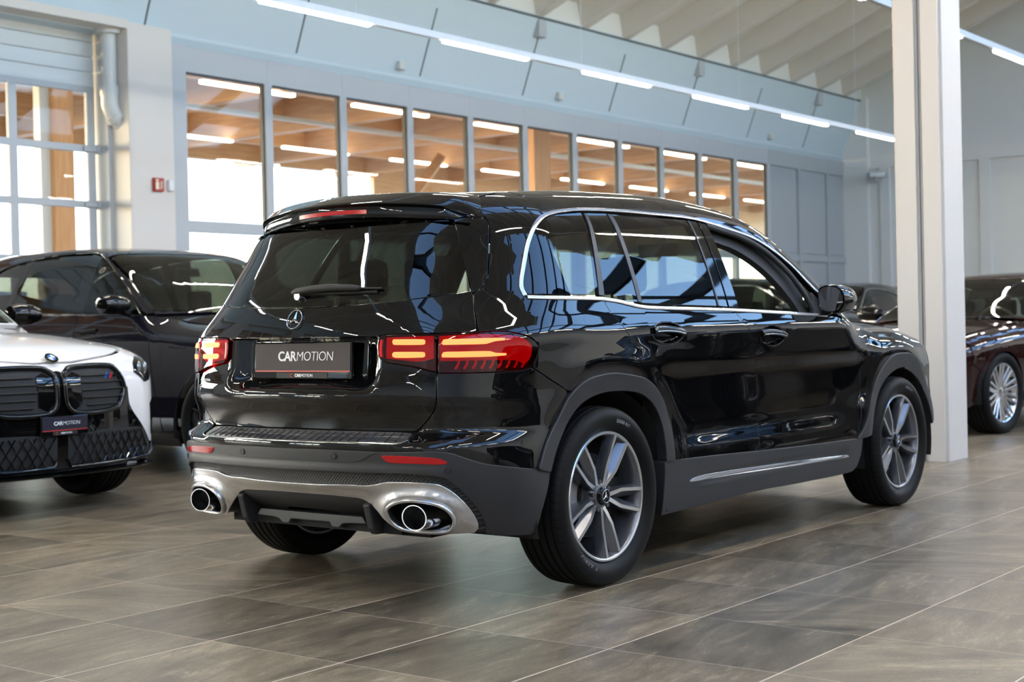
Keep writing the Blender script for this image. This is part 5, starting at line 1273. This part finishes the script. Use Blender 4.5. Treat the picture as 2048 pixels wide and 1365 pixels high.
    s_at = lambda a, z: float(np.interp(a, np.abs(sm(np.linspace(0,1.4,80), np.full(80, z))[:,1]), np.linspace(0,1.4,80)))
    zt0 = ZR_(-.80)-.025
    SA = lambda pts: [(s_at(a, z), z) for a, z in pts]
    def s_of(x, a):
        if x >= XCc: return x+S0
        return a if a <= YCc else YCc+RAc*math.atan2(a-YCc, XCc-x)
    hb = [(x-.004, y) for x, y in smooth(hood[:5], False, 60, .05)]
    nose = [(s_of(x, y), zt(x, y)-.004) for x, y in hb]+[(-.455+S0,.70),(-.455+S0,.615)]+X(arc(0, 150, 178, 5))+[(-ra-.005+S0,.27),(-.50+S0,.235)]+SA([(.5,.225),(.2,.225)])+[(0,.225)]
    panel('front_bumper', mir(nose), paint, root, mp=sm, step=st, gap=.003, ang=34)
    if not own_nose:
        for sd in (1, -1):
            panel('headlight', SA([(.50*w0,zt0-.10),(.60*w0,zt0-.05),(.74*w0,zt0-.05),(.76*w0,zt0-.11),(.70*w0,zt0-.17),(.52*w0,zt0-.16)]), 'lamp_clear', root, mp=sm, side=sd, step=.03, off=.004)
        panel('grille', mir([(0,zt0-.06)]+SA([(.30,zt0-.07),(.40,zt0-.16),(.34,zt0-.30)])+[(0,zt0-.32)]), 'gloss_black', root, mp=sm, step=.05, off=.004)
        panel('air_intake', mir([(0,.42)]+SA([(.55,.42),(.66,.34),(.60,.27)])+[(0,.27)]), 'trim_black', root, mp=sm, step=.05, off=.004)
    # wheels
    for x in (0, wb):
        for sd in (1, -1):
            R = sp['R']; k = R/.352; w = empty('wheel', (x, -(w0-.135)*sd, R), 0 if sd > 0 else math.pi, root)
            def part(nm, fn, mat, key):
                kk = (kind, rim, nm)
                if kk not in _wm:
                    bm = bmesh.new(); fn(bm); _wm[kk] = obj(nm, bm, mat, w, 35).data
                else: link(nm, _wm[kk], None, w)
            part('tyre', lambda bm: lathe(bm, [(r*k, y*1.12) for r, y in prof_t], 72, 'y'), 'tread', 0)
            rr = .72*R
            part('rim', lambda bm: lathe(bm, [(rr-.012,-.10),(rr,-.108),(rr+.006,-.10),(rr,-.085),(rr-.03,-.06),(rr-.04,.08),(rr,.10)], 64, 'y'), rim, 0)
            def spk(bm):
                for j in range(spokes):
                    for dlt in (-.16, .16):
                        t0 = 2*math.pi*j/spokes+dlt*.6; t1 = 2*math.pi*j/spokes+dlt*1.25
                        tube(bm, [(.05*math.cos(t0),-.075,.05*math.sin(t0)),(.5*rr*math.cos((t0+t1)/2),-.085,.5*rr*math.sin((t0+t1)/2)),((rr-.004)*math.cos(t1),-.098,(rr-.004)*math.sin(t1))], [(.012,.02),(.009,.016),(.011,.014)], 8)
                lathe(bm, [(0,-.088),(.035,-.088),(.06,-.08),(.07,-.05),(.07,0)], 24, 'y')
            part('spokes', spk, rim, 0)
            part('brake_disc', lambda bm: lathe(bm, [(.07,-.02),(.17,-.02),(.175,.0),(.07,.0)], 40, 'y'), 'iron', 0)
            q_ = bmesh.new(); ring = []
            for yy in (-.30, .12): ring.append([q_.verts.new((( ra+.01)*math.cos(t), yy*-1, .35-R+(ra-.005)*math.sin(t))) for t in np.linspace(-.2, math.pi+.2, 24)])
            for j in range(23): q_.faces.new((ring[0][j], ring[0][j+1], ring[1][j+1], ring[1][j]))
            q_.faces.new(ring[0])
            o = obj('wheel_housing', q_, 'well_black', root); o.location = w.location; o.rotation_euler = w.rotation_euler
    bm = bmesh.new(); prism(bm, [(.46,.22),(wb-.46,.22),(wb-.46,.34),(.46,.34)], -w0+.10, w0-.10, 'y'); obj('underbody', bm, 'well_black', root)
    obj('underbody', BX(-.72, .46, -.5, .5, .24, .40), 'well_black', root); obj('underbody', BX(wb-.46, wb+.7, -.5, .5, .26, .40), 'well_black', root)
    # cabin
    bz = sp['belt']; bm = bmesh.new(); prism(bm, [(.75,.5),(cow+.12,bz-.08),(cow+.45,bz-.02),(1.15,bz-.06),(1.2,.5)], -w0*.80, w0*.80, 'y'); obj('dashboard', bm, 'leather_black', root, bevel=.02)
    obj('cabin_floor', BX(.5, wb+.6, -w0*.80, w0*.80, .34, .46), 'leather_black', root)
    for x, y in ((1.55,-.37),(1.55,.37),(2.45,-.37),(2.45,.37)):
        e = empty('seat', (x, y, .46), parent=root); obj('seat_cushion', BX(-.45,.05,-.25,.25,0,.18), 'leather_black', e, bevel=.05)
        bm = BX(-.03,.10,-.25,.25,.10,bz-.46+.02); bmesh.ops.transform(bm, matrix=Matrix.Rotation(.22, 4, 'Y'), verts=bm.verts); obj('seat_back', bm, 'leather_black', e, bevel=.04)
        obj('headrest', BX(.13,.22,-.12,.12,bz-.43,bz-.26), 'leather_black', e, bevel=.03)
    e = empty('steering_wheel', (1.02, -.37 if True else .37, bz-.06), parent=root); e.rotation_euler = (0, 1.15, 0)
    bm = bmesh.new(); tube(bm, [(.185*math.cos(t), .185*math.sin(t), 0) for t in np.linspace(0, 2*math.pi, 30, endpoint=False)], .015, 8, closed=True); obj('wheel_rim', bm, 'leather_beige' if paint == 'paint_maroon' else 'leather_black', e, smooth=60)
    obj('inner_mirror', BX(ws-.10, ws-.07, -.12, .12, ZR_(ws)-.20, ZR_(ws)-.13), 'leather_black', root, bevel=.01)
    return root, sm, SA, s_at
H90 = math.pi/2
other_car('suv', 'car', 'paint_carbon', (3.10, 3.86, 0), H90, 'dark blue-black SUV parked beside the glazed gate, left of the boxy black car', rim='gloss_black', spokes=5)
WC, wsm, WSA, ws_at = other_car('crossover', 'car', 'paint_white', (.265, 3.90, 0), H90, 'white SUV cut off by the left edge, with black twin grille', rim='gloss_black', own_nose=True, st=.045)
def white_nose():
    for sd in (1, -1):
        kid = WSA([(.028,.80),(.055,.825),(.10,.846),(.39,.846),(.43,.82),(.475,.72),(.455,.655),(.415,.602),(.30,.583),(.09,.588),(.045,.615),(.028,.66)])
        k = panel('kidney_grille', kid, 'trim_black', WC, mp=wsm, side=sd, step=.04, off=.004, gap=0)
        pts = smooth(kid, True, 40, .03); P = wsm(pts[:,0], pts[:,1], None, .010); P[:,1] *= sd
        bm = bmesh.new(); tube(bm, [tuple(p) for p in P], (.016,.018), 8, closed=True); obj('grille_frame', bm, 'gloss_black', k, smooth=60)
        for z, a0, a1 in ((.795,.16,.43),(.755,.15,.45),(.712,.15,.455),(.668,.16,.44),(.625,.18,.40)):
            q = [wsm(np.array([ws_at(a, z)]), np.array([z]), None, .010)[0] for a in np.linspace(a0, a1, 5)]
            bm = bmesh.new(); tube(bm, [(p[0],p[1]*sd,p[2]) for p in q], (.010,.004), 6); obj('grille_bar', bm, 'iron', k, smooth=50)
        panel('grille_shutter', WSA([(.045,.79),(.10,.82),(.145,.80),(.145,.63),(.09,.605),(.045,.65)]), 'gloss_black', k, mp=wsm, side=sd, step=.04, off=.010, gap=0)
        hl = panel('headlight', WSA([(.60,.80),(.625,.855),(.70,.895),(.76,.885),(.80,.80),(.765,.745),(.70,.735),(.66,.765)]), 'lens_dark' if False else 'gloss_black', WC, mp=wsm, side=sd, step=.025, off=.004)
        for a in (.66,.73):
            P = wsm(np.array([ws_at(a,.825)]), np.array([.825]), None, .006)[0]; bm = bmesh.new(); lathe(bm, [(0,-.012),(.026,-.010),(.034,0),(.0,.002)], 16, 'x'); o = obj('headlight_lens', bm, 'lamp_clear', hl, smooth=50); o.location = (P[0], P[1]*sd, P[2]); o.rotation_euler = (0,0,(.5+a)*sd*.5)
        panel('bumper_duct', WSA([(.755,.60),(.80,.63),(.82,.61),(.815,.47),(.795,.395),(.765,.42)]), 'gloss_black', WC, mp=wsm, side=sd, step=.03, off=.003)
        it = panel('air_intake', WSA([(.035,.465),(.60,.468),(.70,.40),(.735,.315),(.70,.290),(.035,.285)]), 'trim_black', WC, mp=wsm, side=sd, step=.05, off=.008)
        bm = bmesh.new()
        for j in range(10):
            for up in (1, -1):
                q = []
                for t in np.linspace(0, 1, 7):
                    a = .05+.062*j+.10*t*1.0; z = (.292+.165*t) if up > 0 else (.457-.165*t)
                    if a > .70-(z-.30)*.5: continue
                    q.append(wsm(np.array([ws_at(a,z)]), np.array([z]), None, .014)[0])
                if len(q) > 1: tube(bm, [(p[0],p[1]*sd,p[2]) for p in q], .004, 5)
        obj('intake_mesh', bm, 'gloss_black', it)
        q = [wsm(np.array([ws_at(a,z)]), np.array([z]), None, .012)[0] for a, z in ((.04,.32),(.055,.283),(.3,.280),(.55,.285),(.70,.294),(.735,.318),(.745,.37))]
        bm = bmesh.new(); tube(bm, [(p[0],p[1]*sd,p[2]) for p in q], (.010,.014), 8); obj('intake_blade', bm, 'gloss_black', it, smooth=60)
    f = [(0,.828)]+WSA([(.027,.822),(.027,.66),(.043,.612),(.088,.586),(.30,.578),(.42,.595),(.50,.68),(.52,.72),(.535,.60),(.64,.48),(.765,.33),(.75,.27),(.70,.245)])+[(0,.235)]
    panel('lower_grille', mir(f), 'gloss_black', WC, mp=wsm, step=.04, off=.003, gap=0)
    q = [wsm(np.array([ws_at(abs(a),.235)])*(1 if a >= 0 else -1), np.array([.235]), None, .02)[0] for a in np.linspace(-.80,.80,17)]
    bm = bmesh.new(); tube(bm, [tuple(p) for p in q], (.03,.010), 8); obj('front_lip', bm, 'gloss_black', WC, smooth=60)
    P = wsm(np.array([0.0]), np.array([.53]), None, .03)[0]
    number_plate(WC, tuple(P), (0,-1,0), (0,0,1), 'plate_dark', w=.30, h=.078)
    # roundel on the bonnet edge
    e = empty('emblem', parent=WC); _, tmw, _ = None, None, None
    z = Vector((-.60,0,.80)).normalized(); P = Vector((-.800,0,.902)); y = Vector((.80,0,.60)); x = y.cross(z)
    e.matrix_local = Matrix(((x.x,y.x,z.x,P[0]),(x.y,y.y,z.y,P[1]),(x.z,y.z,z.z,P[2]),(0,0,0,1)))
    bm = bmesh.new(); lathe(bm, [(0,0),(.041,0),(.041,.004),(.039,.006),(.026,.006),(.026,.004),(0,.004)], 32, 'z'); obj('emblem_ring', bm, 'gloss_black', e, smooth=30)
    for k in range(4):
        bm = bmesh.new(); vs = [bm.verts.new((0,0,.0055))]+[bm.verts.new((.025*math.cos(t),.025*math.sin(t),.0055)) for t in np.linspace(k*H90,(k+1)*H90,9)]; bm.faces.new(vs)
        obj('emblem_quarter', bm, 'badge_blue' if k % 2 == 1 else 'letter_white', e)
    # striped badge on the grille
    b = empty('badge', parent=WC); a = .375; P = wsm(np.array([-0.0+ws_at(a,.79)]), np.array([.79]), None, .022)[0]
    b.location = P; b.rotation_euler = (H90, 0, -H90-.22)
    for k, m in enumerate(('badge_blue','badge_navy','badge_red')):
        bm = bmesh.new(); o_ = -.045+.014*k; prism(bm, [(o_,-.016),(o_+.013,-.016),(o_+.022,.016),(o_+.009,.016)], 0, .003, 'z'); obj('badge_stripe', bm, m, b)
    o = link('lettering', text_mesh('M', .042, .0015, .001, .25), 'chrome', b); o.location = (.022, 0, .001)
white_nose()
MAR, _, _, _ = other_car('sedan', 'car', 'paint_maroon', (7.92, 1.14, 0), math.radians(-8), 'dark maroon saloon with bright multi-spoke wheels right of the white column', rim='rim_bright', spokes=10, trim='chrome')
BK, _, _, _ = other_car('crossover', 'car', 'paint_graphite', (14.3, 4.1, 0), H90, 'dark car glimpsed through the open front window of the boxy black car', trim='chrome', st=.07)
c = copy_tree(BK); c.location = (17.1, 6.95, 0); c.rotation_euler = (0,0,0); c['label'] = 'dark car facing left, its windscreen pillar just left of the white column'
c = copy_tree(BK); c.location = (23.0, 5.4, 0); c.rotation_euler = (0,0,H90); c['label'] = 'farthest dark car, its roof seen above the door mirror of the boxy black car'
DS, _, _, _ = other_car('sedan', 'car', 'paint_graphite', (5.6, -4.3, 0), math.radians(-8), 'black saloon added out of view for the black doors to mirror, nearest of three', trim='chrome', st=.07)  # three saloons out of view, added to darken the door reflections
for x, y, a, lab in ((14.8,-5.2,174,'middle'),(1.6,-6.6,176,'rear')):
    c = copy_tree(DS); c.location = (x, y, 0); c.rotation_euler = (0,0,math.radians(a)); c['label'] = 'black saloon added out of view for the black doors to mirror, %s of three' % lab
